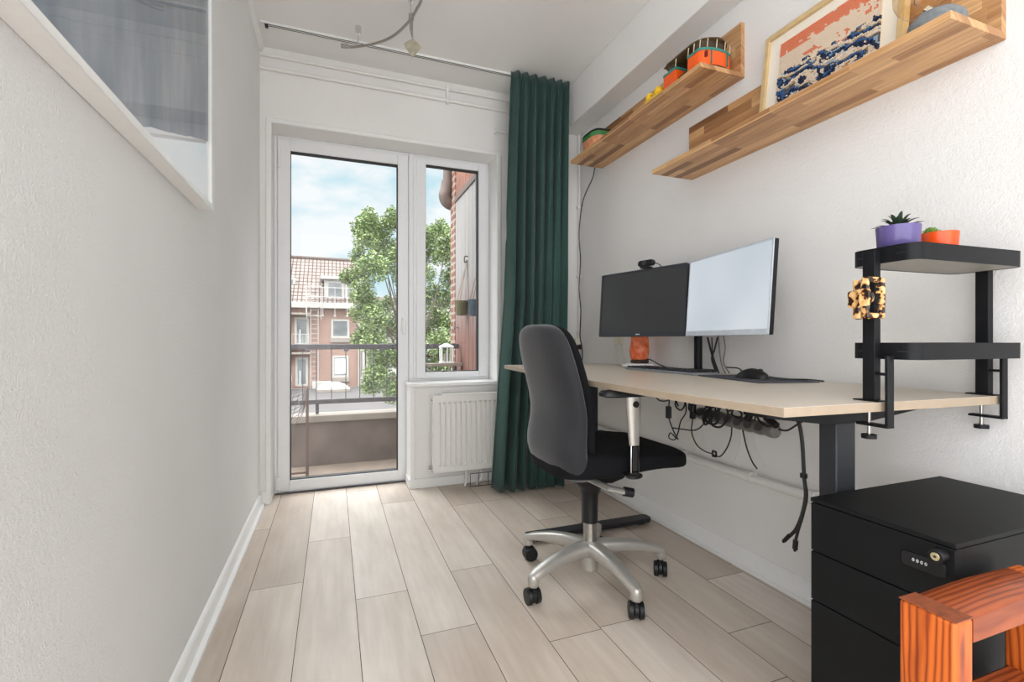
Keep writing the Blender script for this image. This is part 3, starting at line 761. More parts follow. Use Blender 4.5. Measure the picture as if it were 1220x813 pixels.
# ---- dual monitor stand
DS = DT+.0002
st = thing('monitor_stand', 'black dual monitor pole clamped behind the keyboard', 'monitor stand', (1.522, 1.685, DS))
bm = B(); cyl(bm, (1.522, 1.685, DS), (1.522, 1.685, 1.16), .0175, seg=24); mk('pole', bm, M['black'], st, smooth=True)
bm = B(); prism(bm, rrect(1.475, 1.568, 1.63, 1.74, .012), DS, DS+.012); mk('base_plate', bm, M['black'], st, bevel=.002)
for s, (ax, ay) in ((1, (1.392, 1.80)), (-1, (1.395, 1.43))):
    bm = B(); tube(bm, [(1.522, 1.685, 1.09), (1.50, 1.685+s*.07, 1.09), (ax+.055, ay, 1.09)], .012, sm=False); box(bm, ax+.03, ax+.055, ay-.03, ay+.03, 1.055, 1.125)
    mk('arm', bm, M['black'], st, bevel=.003)
J = Vector((1.395, 1.618))
def monitor(name, label, ang, width, far, scr, bez, chin):
    """far: extends away from the joint towards +Y; local frame: x out of the screen, y along, z up"""
    d = Vector((-math.sin(ang), math.cos(ang))) if far else Vector((-math.sin(ang), -math.cos(ang)))
    nrm = Vector((-d.y, d.x)) if far else Vector((d.y, -d.x))
    # nrm must face the room
    if nrm.x > 0: nrm = -nrm
    gap = .005
    c = J+d*(gap+width/2)
    zb, hh = .951, .314
    r = thing(name, label, 'monitor', (c.x, c.y, zb), local=True)
    yax = d if far else -d
    rot = math.atan2(yax.y, yax.x)-PI/2
    r.rotation_euler = (0, math.radians(4), rot)
    w2 = width/2
    bm = B(); prism(bm, rrect(-w2, w2, 0, hh, .004, 2), 0, .016, 'x'); box(bm, .016, .034, -w2*.62, w2*.62, .05, hh-.06); mk('housing', bm, M['blackm'], r, bevel=.0015)
    bm = B(); bz = .009 if far else .005
    box(bm, -.004, 0, -w2, -w2+bz, 0, hh); box(bm, -.004, 0, w2-bz, w2, 0, hh); box(bm, -.004, 0, -w2+bz, w2-bz, hh-bz, hh); box(bm, -.004, 0, -w2+bz, w2-bz, 0, chin)
    mk('bezel', bm, bez, r, bevel=.0008)
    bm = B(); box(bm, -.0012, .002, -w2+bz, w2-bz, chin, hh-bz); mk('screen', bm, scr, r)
    bm = B(); box(bm, -.0046, -.0035, -.012, .012, chin*.38, chin*.62); mk('badge', bm, M['bezels'], r)
    return r
mL = monitor('monitor', 'dark switched-off monitor with a webcam on top, nearer the curtain', math.radians(14), .502, True, M['scroff'], M['bezel'], .020)
mR = monitor('monitor', 'bright pale-screened monitor, right one of the pair on the desk', math.radians(10), .487, False, M['scrglare'], M['bezels'], .019)
# webcam on the left monitor
wc = thing('webcam', 'black webcam perched on top of the dark left monitor', 'webcam', (1.3625, 1.842, 1.2655), rz=math.radians(14), local=True)
bm = B(); box(bm, -.022, .012, -.02, .02, .001, .010); box(bm, .0185, .024, -.018, .018, -.02, .01); box(bm, .010, .020, -.018, .018, .001, .01); mk('clip', bm, M['blackm'], wc, bevel=.002)
bm = B(); prism(bm, rrect(-.043, .043, .012, .04, .013), -.012, .012, 'x'); mk('body', bm, M['blackm'], wc, bevel=.003)
bm = B(); cyl(bm, (-.012, 0, .026), (-.019, 0, .026), .011, seg=20); mk('lens', bm, M['bezel'], wc, smooth=True)
bm = B(); tube(bm, [(.012, -.02, .026), (.03, -.04, .022), (.05, -.05, .0), (.055, -.052, -.05)], .0022); mk('cable', bm, M['cable'], wc, smooth=True)

# ---- salt lamp on white dish
lc = atZ(767, 438, DT); lc = Vector((1.492, 2.075, DT))
bm = B(); lathe(bm, [(.07, DS), (.090, DS+.004), (.092, DS+.011), (.074, DS+.012), (.072, DS+.020), (.06, DS+.0215)], (lc.x, lc.y, 0), 40)
solo('white_dish', bm, M['paper'], 'flat white round dish under the salt lamp', 'dish', smooth=True)
sl = thing('salt_lamp', 'orange salt crystal lamp under the dark left monitor', 'lamp', (lc.x, lc.y, DS+.022))
bm = B(); lathe(bm, [(.044, DS+.022), (.046, DS+.026), (.045, DS+.038), (.040, DS+.040)], (lc.x, lc.y, 0), 28); mk('wooden_base', bm, plain('dark_walnut', rgb(58, 32, 20), .5), sl, smooth=True)
bm = B(); bmesh.ops.create_icosphere(bm, subdivisions=4, radius=1)
for v in bm.verts:
    p = v.co.copy(); n = 1+.10*noise.noise(p*2.2)+.035*noise.noise(p*6)
    w = .050*(1-.12*p.z)*min(1.25, .9*(1-abs(p.z)**3.5+1e-4)**.3/max(.15, math.sqrt(max(1e-4, 1-p.z*p.z))))
    v.co = Vector((p.x*w*n*1.05, p.y*w*n*1.05, p.z*.088*n))
    v.co.z = max(v.co.z, -.075)
    v.co += Vector((lc.x, lc.y, DS+.040+.075))
mk('crystal', bm, M['salt'], sl, smooth=True, auto=180)
bm = B(); tube(bm, [(lc.x-.02, lc.y-.04, DS+.03), (lc.x-.015, lc.y-.10, DS+.045), (lc.x+.01, lc.y-.15, DS+.02), (lc.x+.03, lc.y-.2, DS+.004)], .0028); mk('cord', bm, M['cable'], sl, smooth=True)

# ---- keyboard
kb = thing('keyboard', 'slim grey keyboard with black keys on the desk under the monitors', 'keyboard', (1.345, 1.735, DS), rz=math.radians(.5), local=True)
bm = B(); prism(bm, rrect(-.012, .118, -.235, .235, .01), .0, .010); mk('body', bm, M['kb'], kb, bevel=.002)
bm = B(); box(bm, -.0075, .0075, -.0072, .0072, .010, .0165); k0 = mk('key', bm, M['key'], kb, bevel=.0015)
first = True
for r_ in range(5):
    for c_ in range(19):
        if first: k = k0; first = False
        else: k = k0.copy(); COL.objects.link(k); k.parent = kb
        k.location = (.006+r_*.0235, -.222+c_*.0247, 0)
# ---- mouse pad, mouse
bm = B(); prism(bm, [(1.335, 1.480), (1.283, 1.150), (1.497, 1.100), (1.552, 1.44)], DS, DS+.0035)
solo('mouse_pad', bm, M['pad'], 'dark grey mouse pad on the desk right of the keyboard', 'mouse pad', bevel=.001)
ms = thing('computer_mouse', 'black computer mouse on the grey mouse pad', 'mouse', (1.405, 1.285, DS+.0038), rz=math.radians(3), local=True)
bm = B(); rs = []
for i in range(15):
    s = i/14; y = lerp(.062, -.062, s)
    hw_ = .033*math.sin(PI*min(1, max(.0, .06+.90*s)))**.45*(1-.12*s); hz = .041*(math.sin(PI*(.05+.80*(s)))**.8)*(1-.25*s)
    if i in (0, 14): hw_ *= .6; hz *= .6
    rs.append([(hw_*math.cos(a), y, max(0., hz*math.sin(a))) for a in [PI*k/12 for k in range(13)]]+[(hw_*.9*math.cos(a), y, .0) for a in (PI*.999, PI*.5)][:1])
rings(bm, rs); mk('shell', bm, M['blackm'], ms, smooth=True, auto=60)
bm = B(); cyl(bm, (-.004, -.032, .027), (.004, -.032, .027), .008, seg=16); mk('wheel', bm, M['bezel'], ms, smooth=True)
mc = [atZ(u, v, DT+.004) for u, v in ((916, 451), (930, 453), (945, 452.5), (960, 451), (972, 453), (979, 457))]
bm = B(); tube(bm, [(1.408, 1.216, DS+.014), (1.42, 1.195, DS+.0075), (1.452, 1.165, DS+.0075), (1.50, 1.15, DS+.0065), (1.535, 1.135, DS+.003), (1.532, 1.115, DS+.0028), (1.51, 1.105, DS+.0028)], .0024)
bmesh.ops.transform(bm, matrix=(Matrix.Translation(ms.location) @ Matrix.Rotation(math.radians(3), 4, 'Z')).inverted(), verts=bm.verts); mk('cord', bm, M['cable'], ms, smooth=True)
# ---- cables behind the right monitor
for k, (pts, r_, lb) in enumerate((
    (((843, 402), (847, 418), (852, 436), (854.5, 444)), .0042, 'thick black'), ((((855, 402)), (851, 418), (848, 428), (853, 444)), .0036, 'second black'),
    (((848, 402), (849, 420), (852, 432), (857, 445)), .0026, 'thin black'))):
    bm = B(); tube(bm, [atX(u, v, 1.50) for u, v in pts], r_); solo('monitor_cable', bm, M['cable'], lb+' cable dropping behind the bright right monitor', 'cable', smooth=True)
for k, (pts, lb) in enumerate(((((856, 400), (857.5, 420), (860, 435), (865, 446)), 'left'), (((862, 400), (864, 415), (862, 432), (869, 445)), 'right'))):
    bm = B(); tube(bm, [atX(u, v, 1.545) for u, v in pts], .0026); solo('monitor_cable', bm, M['grayplug'], lb+' one of the two pale grey cables dropping behind the bright right monitor', 'cable', smooth=True)
bm = B(); tube(bm, [(1.50, 1.50, DS+.03), (1.51, 1.45, DS+.028), (1.50, 1.41, DS+.012), (1.49, 1.36, DS+.010)], .0028); solo('loose_cord', bm, M['cable'], 'short black cord looping on the desk behind the mouse', 'cord', smooth=True)

# ================================================================= RISER SHELF clamped on the desk end
rs_ = thing('desk_riser', 'black two-tier clamp-on riser shelf at the near end of the desk', 'riser shelf', (1.140, .712, DT), rz=math.radians(-2.5), local=True)
PH = 1.135-DT
def tray(z0, z1, name, lab=None):
    bm = B(); outer = rrect(.0205, .4, -.073, .072, .028, 6)
    inner = rrect(.0235, .397, -.070, .069, .025, 6)
    n = len(outer)
    o0 = [bm.verts.new((x, y, z0)) for x, y in outer]; o1 = [bm.verts.new((x, y, z1)) for x, y in outer]
    i0 = [bm.verts.new((x, y, z0)) for x, y in inner]; i1 = [bm.verts.new((x, y, z1)) for x, y in inner]
    for i in range(n):
        j = (i+1) % n
        bm.faces.new((o0[i], o0[j], o1[j], o1[i])); bm.faces.new((i0[j], i0[i], i1[i], i1[j])); bm.faces.new((o1[i], o1[j], i1[j], i1[i])); bm.faces.new((o0[j], o0[i], i0[i], i0[j]))
    t_ = mk(name, bm, M['black'], rs_, smooth=True)
    bm = B(); prism(bm, inner, z1-.006, z1-.002); mk('tray_floor', bm, M['black'], t_)
    bm = B(); prism(bm, inner, z0+.001, z0+.003); mk('tray_underside', bm, M['trayunder'], t_, label='pale grey underside')
    bm = B()
    for y in (-.045, .045): box(bm, .0198, .0206, y-.010, y+.010, (z0+z1)/2-.002, (z0+z1)/2+.001)
    mk('slot', bm, M['seal'] if z0 < .2 else M['seal'], t_)
tray(1.1057-DT, 1.1425-DT, 'upper_tray'); tray(.889-DT, .926-DT, 'lower_tray')
for x in (0, .402):
    bm = B(); box(bm, x, x+.020, -.001, .026, .003, PH); p_ = mk('post', bm, M['black'], rs_, bevel=.0012)
    bm = B(); box(bm, x-.004, x+.024, -.012, .045, .0002, .003); mk('clamp_plate', bm, M['black'], p_)
    bm = B(); box(bm, x+.0, x+.020, -.030, -.022, -.052, .105); box(bm, x, x+.020, -.024, -.0, .06, .066); mk('bracket', bm, M['black'], p_, bevel=.002)
    bm = B(); box(bm, x-.002, x+.020, -.030, .040, -.056, -.050); mk('clamp_foot', bm, M['black'], p_, bevel=.001)
    bm = B(); cyl(bm, (x+.01, .018, -.078), (x+.01, .018, -.0205), .0035, seg=10); mk('clamp_screw', bm, M['steel'], p_, smooth=True)
    bm = B(); cyl(bm, (x+.01, .018, -.086), (x+.01, .018, -.077), .015, seg=20); mk('knob', bm, M['black'], p_, smooth=True)
# hair claw clip gripping the left post
hc_ = thing('claw_clip', 'tortoiseshell hair claw clip gripping the left post of the riser', 'hair clip', (1.135, .715, .975))
def arc_plate(bm, cx, cy, z0, z1, rad, a0, a1, th_, n=8):
    rs = []
    for i in range(n+1):
        a = lerp(a0, a1, i/n); ca, sa = math.cos(a), math.sin(a)
        rs.append([(cx+rad*ca, cy+rad*sa, z0), (cx+rad*ca, cy+rad*sa, z1), (cx+(rad+th_)*ca, cy+(rad+th_)*sa, z1), (cx+(rad+th_)*ca, cy+(rad+th_)*sa, z0)])
    rings(bm, rs)
def cm(bm): # frame-like jaw
    pass
def jaw(bm, yj, s):
    x0, x1 = (1.101, 1.148) if s > 0 else (1.133, 1.152)
    for zz in (.986, 1.066):
        tube(bm, [(x0, yj+s*.004, zz), ((x0+x1)/2, yj-s*.002, zz), (x1, yj, zz)], .0065, seg=8)
    tube(bm, [(x1, yj, .984), (x1+.002, yj, 1.026), (x1, yj, 1.068)], .0058, seg=8)
    tube(bm, [(x0, yj+s*.004, .982), (x0-.002, yj+s*.006, 1.026), (x0, yj+s*.004, 1.070)], .0085, seg=8, flat=.8)
    for zz in (1.0, 1.013, 1.039, 1.052): tube(bm, [(x1, yj, zz), (x1-.012, yj+s*.003, zz)], .003, seg=6, sm=False)
for s_, yj in ((1, .7005), (-1, .7490)):
    bm = B(); jaw(bm, yj, s_); mk('jaw', bm, M['tort'], hc_, smooth=True)
bm = B(); tube(bm, [(1.112, .712, 1.002), (1.112, .712, 1.05)], .0075, seg=10, sm=False); mk('spring_hinge', bm, M['chrome'], hc_, smooth=True)
for s_, yj, xo in ((1, .700, 0), (-1, .736, .034)):
    bm = B(); tube(bm, [(1.104+xo, yj+s_*.004, 1.026), (1.095+xo, yj-s_*.002, 1.026), (1.086+xo, yj-s_*.004, 1.024)], .013, seg=10, flat=1.2)
    prism(bm, rrect(yj-s_*.006-.009, yj-s_*.006+.009, 1.006, 1.044, .006), 1.077+xo, 1.086+xo, 'x'); mk('finger_tab', bm, M['tort'], hc_, smooth=True)

# pots
def pot(c, r, h, mat, label, name='succulent_pot'):
    z0 = 1.1425-.002
    t_ = thing(name, label, 'potted plant', (c[0], c[1], z0))
    bm = B(); lathe(bm, [(r*.86, z0), (r*.93, z0+.004), (r, z0+h), (r*.93, z0+h), (r*.88, z0+h-.008)], (c[0], c[1], 0), 40); mk('pot', bm, mat, t_, smooth=True, auto=50)
    bm = B(); lathe(bm, [(r*.88, z0+h-.010), (r*.5, z0+h-.006), (.004, z0+h-.005)], (c[0], c[1], 0), 24); mk('soil', bm, M['soil'], t_, smooth=True)
    return t_, z0+h
def leafblade(bm, base, dirh, L, rise, w, droop=0., th_=.35):
    d = Vector((math.cos(dirh), math.sin(dirh), 0)); side = Vector((-d.y, d.x, 0)); rs = []
    n = 8
    for i in range(n+1):
        s = i/n; p = base+d*L*s*(.95)+Vector((0, 0, rise*math.sin(s*PI*.5)-droop*s*s))
        ww = w*(1-s)**.7*(.6+.9*min(1, s*4)) if i < n else w*.02
        up = Vector((-d.x*rise/L*.6, -d.y*rise/L*.6, 1)).normalized()
        rs.append([p+side*ww, p+up*ww*th_, p-side*ww, p-up*ww*th_*1.2])
    rings(bm, rs)
t_, zt_ = pot((1.241, .722), .043, .057, M['purple'], 'purple glazed pot with a dark spiky succulent on the riser top')
bm = B(); b0 = Vector((1.241, .722, zt_-.006))
for k in range(22):
    a = k*2.4; q = k/22
    leafblade(bm, b0, a, lerp(.060, .018, q), lerp(.012, .042, q), .0055, droop=lerp(.008, 0, q))
mk('rosette', bm, M['succ'], t_, smooth=True)
t_, zt_ = pot((1.372, .708), .036, .050, M['opot'], 'orange glazed pot with a small green succulent on the riser top')
bm = B(); b0 = Vector((1.372-.012, .708+.012, zt_-.006))
for k in range(26):
    a = k*2.4; q = k/26
    leafblade(bm, b0, a, lerp(.028, .008, q), lerp(.006, .022, q), .0075, th_=.6)
mk('rosette', bm, M['succ2'], t_, smooth=True)

# ================================================================= CABINET
cb_ = thing('drawer_cabinet', 'black three-drawer pedestal cabinet below the riser end of the desk', 'cabinet', (1.26, .64, 0))
cx0, cx1, cy0, cy1, ctz = 1.025, 1.506, .505, .777, .572
bm = B(); box(bm, cx0+.019, cx1, cy0+.002, cy1-.002, .045, .560); mk('carcass', bm, M['cab'], cb_, bevel=.001)
bm = B(); box(bm, cx0, cx1, cy0, cy1, .5625, ctz); mk('top_panel', bm, M['cab'], cb_, bevel=.0012)
drs = []
for z0, z1 in ((.4525, .5605), (.3405, .4495), (.05, .3375)):
    bm = B(); box(bm, cx0+.0005, cx0+.018, cy0+.001, cy1-.001, z0, z1); drs.append(mk('drawer', bm, M['cab'], cb_, bevel=.0012))
for x in (cx0+.05, cx1-.05):
    for y in (cy0+.04, cy1-.04):
        bm = B(); cyl(bm, (x, y-.01, .022), (x, y+.01, .022), .022, seg=20); box(bm, x-.012, x+.012, y-.014, y+.014, .024, .046); mk('caster', bm, M['blackm'], cb_, smooth=True)
# combination lock on the top drawer
lk0, lk1 = atX(1074, 655, cx0).y, atX(1128, 667, cx0).y
zl = .517
bm = B(); prism(bm, rrect(lk1, lk0, zl-.014, zl+.014, .009), cx0-.003, cx0+.002, 'x'); lk = mk('lock', bm, M['blackm'], drs[0], bevel=.001)
# handle: a raised knob and its brass key core
kc = atX(1111, 663.5, cx0-.02)
bm = B(); cyl(bm, (cx0, kc.y-.004, kc.z+.002), (cx0-.018, kc.y-.003, kc.z+.001), .0125, .0125, seg=28); mk('lock_knob', bm, M['blackm'], cb_, bevel=.001)
bm = B(); cyl(bm, (cx0-.018, kc.y-.003, kc.z+.001), (cx0-.0195, kc.y-.003, kc.z+.001), .0072, seg=24); mk('key_core', bm, plain('brass_core', rgb(214, 200, 160), .25, .8), cb_, bevel=.0004)
bm = B(); cyl(bm, (cx0-.0195, kc.y-.003, kc.z+.001), (cx0-.0200, kc.y-.003, kc.z+.001), .0022, seg=12); mk('key_hole', bm, M['dark'], cb_)
for k in range(4):
    y = lerp(lk0, lk1, .30)-k*.0068
    cu = bpy.data.curves.new('digits', 'FONT'); cu.resolution_u = 3; cu.body = '0'; cu.size = .0085; cu.align_x = 'CENTER'; cu.align_y = 'CENTER'; cu.extrude = .0002
    tmp = bpy.data.objects.new('tmp', cu); COL.objects.link(tmp)
    dme = bpy.data.meshes.new_from_object(tmp.evaluated_get(bpy.context.evaluated_depsgraph_get())); bpy.data.objects.remove(tmp)
    dme.materials.clear(); dme.materials.append(M['paper']); to = bpy.data.objects.new('digit', dme); COL.objects.link(to)
    to.parent = cb_; to.location = Vector((cx0-.0034, y, zl+.001-k*.0))-ORIG[cb_.name]; to.rotation_euler = (PI/2, 0, -PI/2)

# ================================================================= RUSTIC STOOL
so_ = thing('rustic_stool', 'rustic orange-brown wooden stool in the foreground before the black cabinet', 'stool', (1.0, .45, 0))
sx0, sx1, sy0, sy1, sz = .838, 1.172, .412, .487, .524
def slab(bm, x0, x1): 
    box(bm, x0, x1, sy0, sy1, 0, sz-.001)
bm = B(); slab(bm, sx0, sx0+.042); mk('leg_panel', bm, M['rustic'], so_, bevel=.006, seg=3)
bm = B(); slab(bm, sx1-.042, sx1); mk('leg_panel', bm, M['rustic'], so_, bevel=.006, seg=3)
bm = B(); rs = []
for i in range(13):
    s = i/12; x = lerp(sx0+.0425, sx1-.0425, s); b2 = .004*math.sin(PI*s)
    rs.append([(x, sy0+.001, sz-.038), (x, sy1-.001, sz-.038), (x, sy1-.001, sz-.004+b2), (x, sy1-.006, sz+b2), (x, sy0+.006, sz+b2), (x, sy0+.001, sz-.004+b2)])
rings(bm, rs); mk('seat_rail', bm, M['rustic_top'], so_, smooth=True)
bm = B(); box(bm, sx0+.042, sx1-.042, sy0+.006, sy1-.006, .31, .352); mk('stretcher', bm, M['rustic_top'], so_, bevel=.004)
bm = B(); box(bm, sx0+.0, sx0+.0415, sy0+.0, sy1, sz-.0012, sz+.0006); mk('tenon_end', bm, plain('end_grain', rgb(128, 66, 38), .45, nscale=90, namt=.25), so_, bevel=.0004, label='darker end grain')

# ================================================================= OFFICE CHAIR
ch = thing('office_chair', 'grey high-backed swivel office chair turned towards the desk', 'chair', (.935, 1.62, 0))
CX, CY = .935, 1.62
# base: five arms
def hubz(bm, prof): lathe(bm, prof, (CX, CY, 0), 28)
bm = B(); hubz(bm, [(.030, .045), (.031, .075), (.036, .10), (.042, .135), (.036, .150), (.027, .158)]); mk('hub', bm, M['silver'], ch, smooth=True)
bm = B(); hubz(bm, [(.0262, .15), (.0262, .232)]); mk('gas_sleeve', bm, M['steel'], ch, smooth=True)
bm = B(); hubz(bm, [(.030, .228), (.031, .30), (.033, .335), (.046, .365), (.066, .385), (.07, .40)]); mk('column_cover', bm, M['blackm'], ch, smooth=True)
bm = B()
# caster built at origin (contact below the swivel)
cst = mk('caster', (lambda b: (cyl(b, (0, 0, .056), (0, 0, .070), .012, seg=16), cyl(b, (-.006, -.0075, .0330), (-.006, .0075, .0330), .026, seg=24), box(b, -.014, .016, -.0075, .0075, .034, .058), b)[-1])(B()), M['blackm'], ch, bevel=.002)
# the caster coordinates are local to the chair base; undo the shift done by mk
for v in cst.data.vertices: v.co += ORIG[ch.name]
wl = None
for s in (-1, 1):
    b = B(); cyl(b, (-.008, s*.009, .0295), (-.008, s*.025, .0295), .0295, .0275, seg=28)
    w_ = mk('wheel', b, M['blackm'], cst, smooth=True, bevel=.002)
    for v in w_.data.vertices: v.co += ORIG[ch.name]
angs = [124, 197, 272, 347, 54]
R5 = .288
for k, a in enumerate(angs):
    a = math.radians(a); d = Vector((math.cos(a), math.sin(a), 0)); sd = Vector((-d.y, d.x, 0)); rs = []
    for i in range(13):
        s = i/12; r_ = lerp(.02, R5+.012, s); zc = lerp(.128, .098, s**1.4)+.012*math.sin(PI*s)
        w = lerp(.033, .022, s); hh = lerp(.030, .014, s)
        if i == 12: w *= .7; hh *= .75
        c = Vector((CX, CY, zc))+d*r_
        rs.append([c+sd*w*math.copysign(abs(math.cos(q))**.6, math.cos(q))+Vector((0, 0, 1))*hh*math.copysign(abs(math.sin(q))**.8, math.sin(q)) for q in [2*PI*j/14 for j in range(14)]])
    bm = B(); rings(bm, rs); tipc = Vector((CX, CY, 0))+d*R5; lathe(bm, [(.0165, .066), (.0195, .070), (.0205, .098), (.017, .108), (.008, .112)], tipc, 20); mk('base_arm', bm, M['silver'], ch, smooth=True, auto=60)
    c = cst if k == 0 else copy_tree(cst, ch)
    c.location = (d.x*R5, d.y*R5, 0); c.rotation_euler = (0, 0, a+(.9, 1.3, -.5, 1.2, .3)[k])
# mechanism
bm = B(); prism(bm, [(CX-.16, .455), (CX-.10, .405), (CX+.06, .385), (CX+.12, .40), (CX+.14, .47), (CX-.16, .475)], CY-.065, CY+.065, 'y'); mk('mechanism', bm, M['blackm'], ch, bevel=.012, seg=3)
bm = B(); tube(bm, [(CX-.06, CY-.05, .425), (CX-.03, CY-.19, .413), (CX+.03, CY-.205, .400)], .017, sm=False, flat=.55); mk('tilt_lever', bm, M['silver'], ch, smooth=True)
bm = B(); cyl(bm, (CX+.018, CY-.203, .403), (CX+.050, CY-.211, .396), .0165, seg=18); mk('lever_knob', bm, M['blackm'], ch, smooth=True)
# seat cushion: sections along x
YC = 1.595
bm = B(); rs = []
sect = [(q[0] if q[0] < 0 else q[0]*.735,)+q[1:] for q in [(-.215, .10, .455, .530), (-.20, .15, .448, .545), (-.16, .19, .445, .553), (-.08, .222, .452, .552), (.02, .235, .462, .548), (.12, .238, .470, .548), (.22, .236, .472, .546), (.30, .228, .466, .536), (.35, .216, .463, .536), (.375, .198, .464, .526), (.388, .165, .474, .510)]]
for dx, hw, z0, z1 in sect:
    zc, hz = (z0+z1)/2, (z1-z0)/2
    rs.append([(CX+dx, YC+hw*math.copysign(abs(math.cos(q))**.38, math.cos(q)), zc+hz*math.copysign(abs(math.sin(q))**.5, math.sin(q))) for q in [2*PI*j/36 for j in range(36)]])
rings(bm, rs); seat = mk('seat', bm, M['seatfab'], ch, smooth=True, sub=1)
bm = B(); tube(bm, [(CX-.05, YC+.2335, .532), (CX+.09, YC+.2395, .532), (CX+.18, YC+.2365, .530), (CX+.235, YC+.223, .516)], .0035); mk('piping', bm, M['bluec'], seat, smooth=True, label='blue piping along the far seat edge')
# backrest: sections up z: (z, xback, thickness, halfwidth)
bsec = [(.428, .800, .03, .09), (.436, .765, .075, .145), (.455, .738, .10, .178), (.485, .720, .105, .196), (.525, .709, .10, .205), (.57, .712, .090, .207), (.62, .724, .080, .205), (.67, .729, .076, .203), (.72, .722, .074, .203), (.78, .708, .074, .203), (.84, .692, .073, .201), (.89, .680, .070, .196), (.93, .672, .066, .186), (.958, .668, .060, .168), (.975, .669, .050, .142), (.986, .675, .034, .105), (.990, .683, .015, .07)]
bm = B(); rs = []
for z, xb, th_, hw in bsec:
    ring = []
    for j in range(40):
        q = 2*PI*j/40; cq, sq = math.cos(q), math.sin(q)
        yy = hw*math.copysign(abs(sq)**.55, sq)
        xx = th_/2*math.copysign(abs(cq)**.7, cq)
        wrap = .018*(abs(yy)/max(hw, .01))**2.4       # edges wrap forward
        ring.append((xb+th_/2+xx+wrap, YC+.005+yy, z))
    rs.append(ring)
rings(bm, rs); br = mk('backrest', bm, M['chairfab'], ch, smooth=True, sub=1)
# front pad of the backrest, black
bm = B(); rs = []
for z, xb, th_, hw in bsec[2:-1]:
    if z < .50: continue
    ring = []
    for j in range(28):
        q = 2*PI*j/28; cq, sq = math.cos(q), math.sin(q)
        ring.append((xb+th_+.004+.020*math.copysign(abs(cq)**.7, cq)+.017*abs(sq)**3, YC+.005+(hw-.004)*math.copysign(abs(sq)**.5, sq), z))
    rs.append(ring)
rings(bm, rs); mk('lumbar_pad', bm, M['seatfab'], ch, smooth=True, sub=1)
# armrests
for s, sgn in (('near', -1), ('far', 1)):
    ay = YC-.005+sgn*.262
    ax = CX-.006
    bm = B(); rs = []
    for i in range(9):
        q = i/8; z = lerp(.585, .748, q); w = lerp(.0185, .029, q); dth = lerp(.012, .017, q)
        rs.append([(ax+.004*(1-q)+w*math.cos(t2), ay+dth*math.sin(t2), z) for t2 in [2*PI*j/20 for j in range(20)]])
    rings(bm, rs); ar = mk('armrest', bm, M['silver'], ch, smooth=True)
    bm = B(); box(bm, ax-.012, ax+.020, ay-.006, ay+.006, .490, .59); mk('height_slide', bm, M['chrome'], ar, bevel=.002)
    bm = B(); box(bm, ax-.004, ax+.012, ay+sgn*.006-.0008, ay+sgn*.006+.0008, .50, .58); mk('slot', bm, M['seal'], ar)
    bm = B(); rs = [[(ax+.004+e*.030*math.cos(t2), ay+e*.022*math.sin(t2), z) for t2 in [2*PI*j/24 for j in range(24)]] for e, z in ((.8, .476), (1, .480), (1, .486), (.8, .490))]
    rings(bm, rs); mk('foot_cap', bm, M['blackm'], ar, smooth=True)
    bm = B(); box(bm, ax-.015, ax+.02, min(ay, YC+sgn*.10), max(ay, YC+sgn*.10), .478, .486); mk('arm_bracket', bm, M['blackm'], ar, bevel=.002)
    bm = B(); cyl(bm, (ax, ay+sgn*.012, .722), (ax, ay+sgn*.019, .722), .011, seg=20); mk('height_button', bm, M['blackm'], ar, smooth=True)
    bm = B(); rs = []
    for e, z in ((.82, .7475), (1, .752), (1, .762), (.92, .768), (.6, .7705)):
        rs.append([(ax-.03+e*.095*math.copysign(abs(math.cos(t2))**.8, math.cos(t2)), ay+e*.036*math.copysign(abs(math.sin(t2))**.7, math.sin(t2)), z) for t2 in [2*PI*j/32 for j in range(32)]])
    rings(bm, rs); mk('arm_pad', bm, M['blackm'], ar, smooth=True)

# ================================================================= UNDER-DESK CABLES
XK = 1.44
ps_ = thing('power_strip', 'grey multi-socket power strip slung below the desk', 'power strip', (1.43, 1.4, .58))
bm = B(); e0, e1 = atX(832, 492, XK), atX(927, 515, XK); n = 8
rs = []
for i in range(n*6+1):
    s = i/(n*6); p = e0.lerp(e1, s); lob = .021+.0045*abs(math.sin(PI*n*s))
    if i in (0, n*6): lob *= .6
    rs.append([(p.x+lob*math.cos(q)*1.1, p.y, p.z+lob*math.sin(q)) for q in [2*PI*j/18 for j in range(18)]])
rings(bm, rs); mk('housing', bm, M['grayplug'], ps_, smooth=True)
for i in range(1, 8):
    if i in (6,): pass
    p = e0.lerp(e1, (i+.0)/8-.03)
    bm = B(); cyl(bm, p+Vector((-.022, 0, .006)), p+Vector((-.027, 0, .008)), .0155, seg=20); mk('socket', bm, M['sock'], ps_, smooth=True)
bm = B()
for k in (.25, .75):
    p = e0.lerp(e1, k); tube(bm, [p+Vector((0, 0, .02)), Vector((p.x, p.y, DT-.021))], .003, sm=False)
mk('hanging_strap', bm, M['cable'], ps_)
def kcable(pts, r_, label, x=XK, name='desk_cable', cat='cable', mat='cable'):
    bm = B(); tube(bm, [atX(u, v, x+dx) for u, v, dx in [(p+(0,))[:3] for p in pts]], r_)
    return solo(name, bm, M[mat], label, cat, smooth=True)
kcable([(780, 470), (785, 477), (793, 478), (799, 475), (801, 470)], .0032, 'short black cable dipping from the desk edge nearest the armrest')
kcable([(798, 470), (797, 485), (797.5, 500), (803, 515), (808, 524)], .0028, 'black cable carrying a small adapter below the desk beside the armrest')
c = atX(796.5, 491, XK); bm = B(); box(bm, c.x-.010, c.x+.010, c.y-.011, c.y+.011, c.z-.030, c.z+.026); solo('inline_adapter', bm, M['bezel'], 'small black in-line adapter box on the cable nearest the armrest', 'adapter', bevel=.004)
kcable([(805, 476), (805, 484), (811, 489), (816, 482), (813, 474), (806, 477), (808, 484)], .0036, 'small black coil of cable right of the in-line adapter')
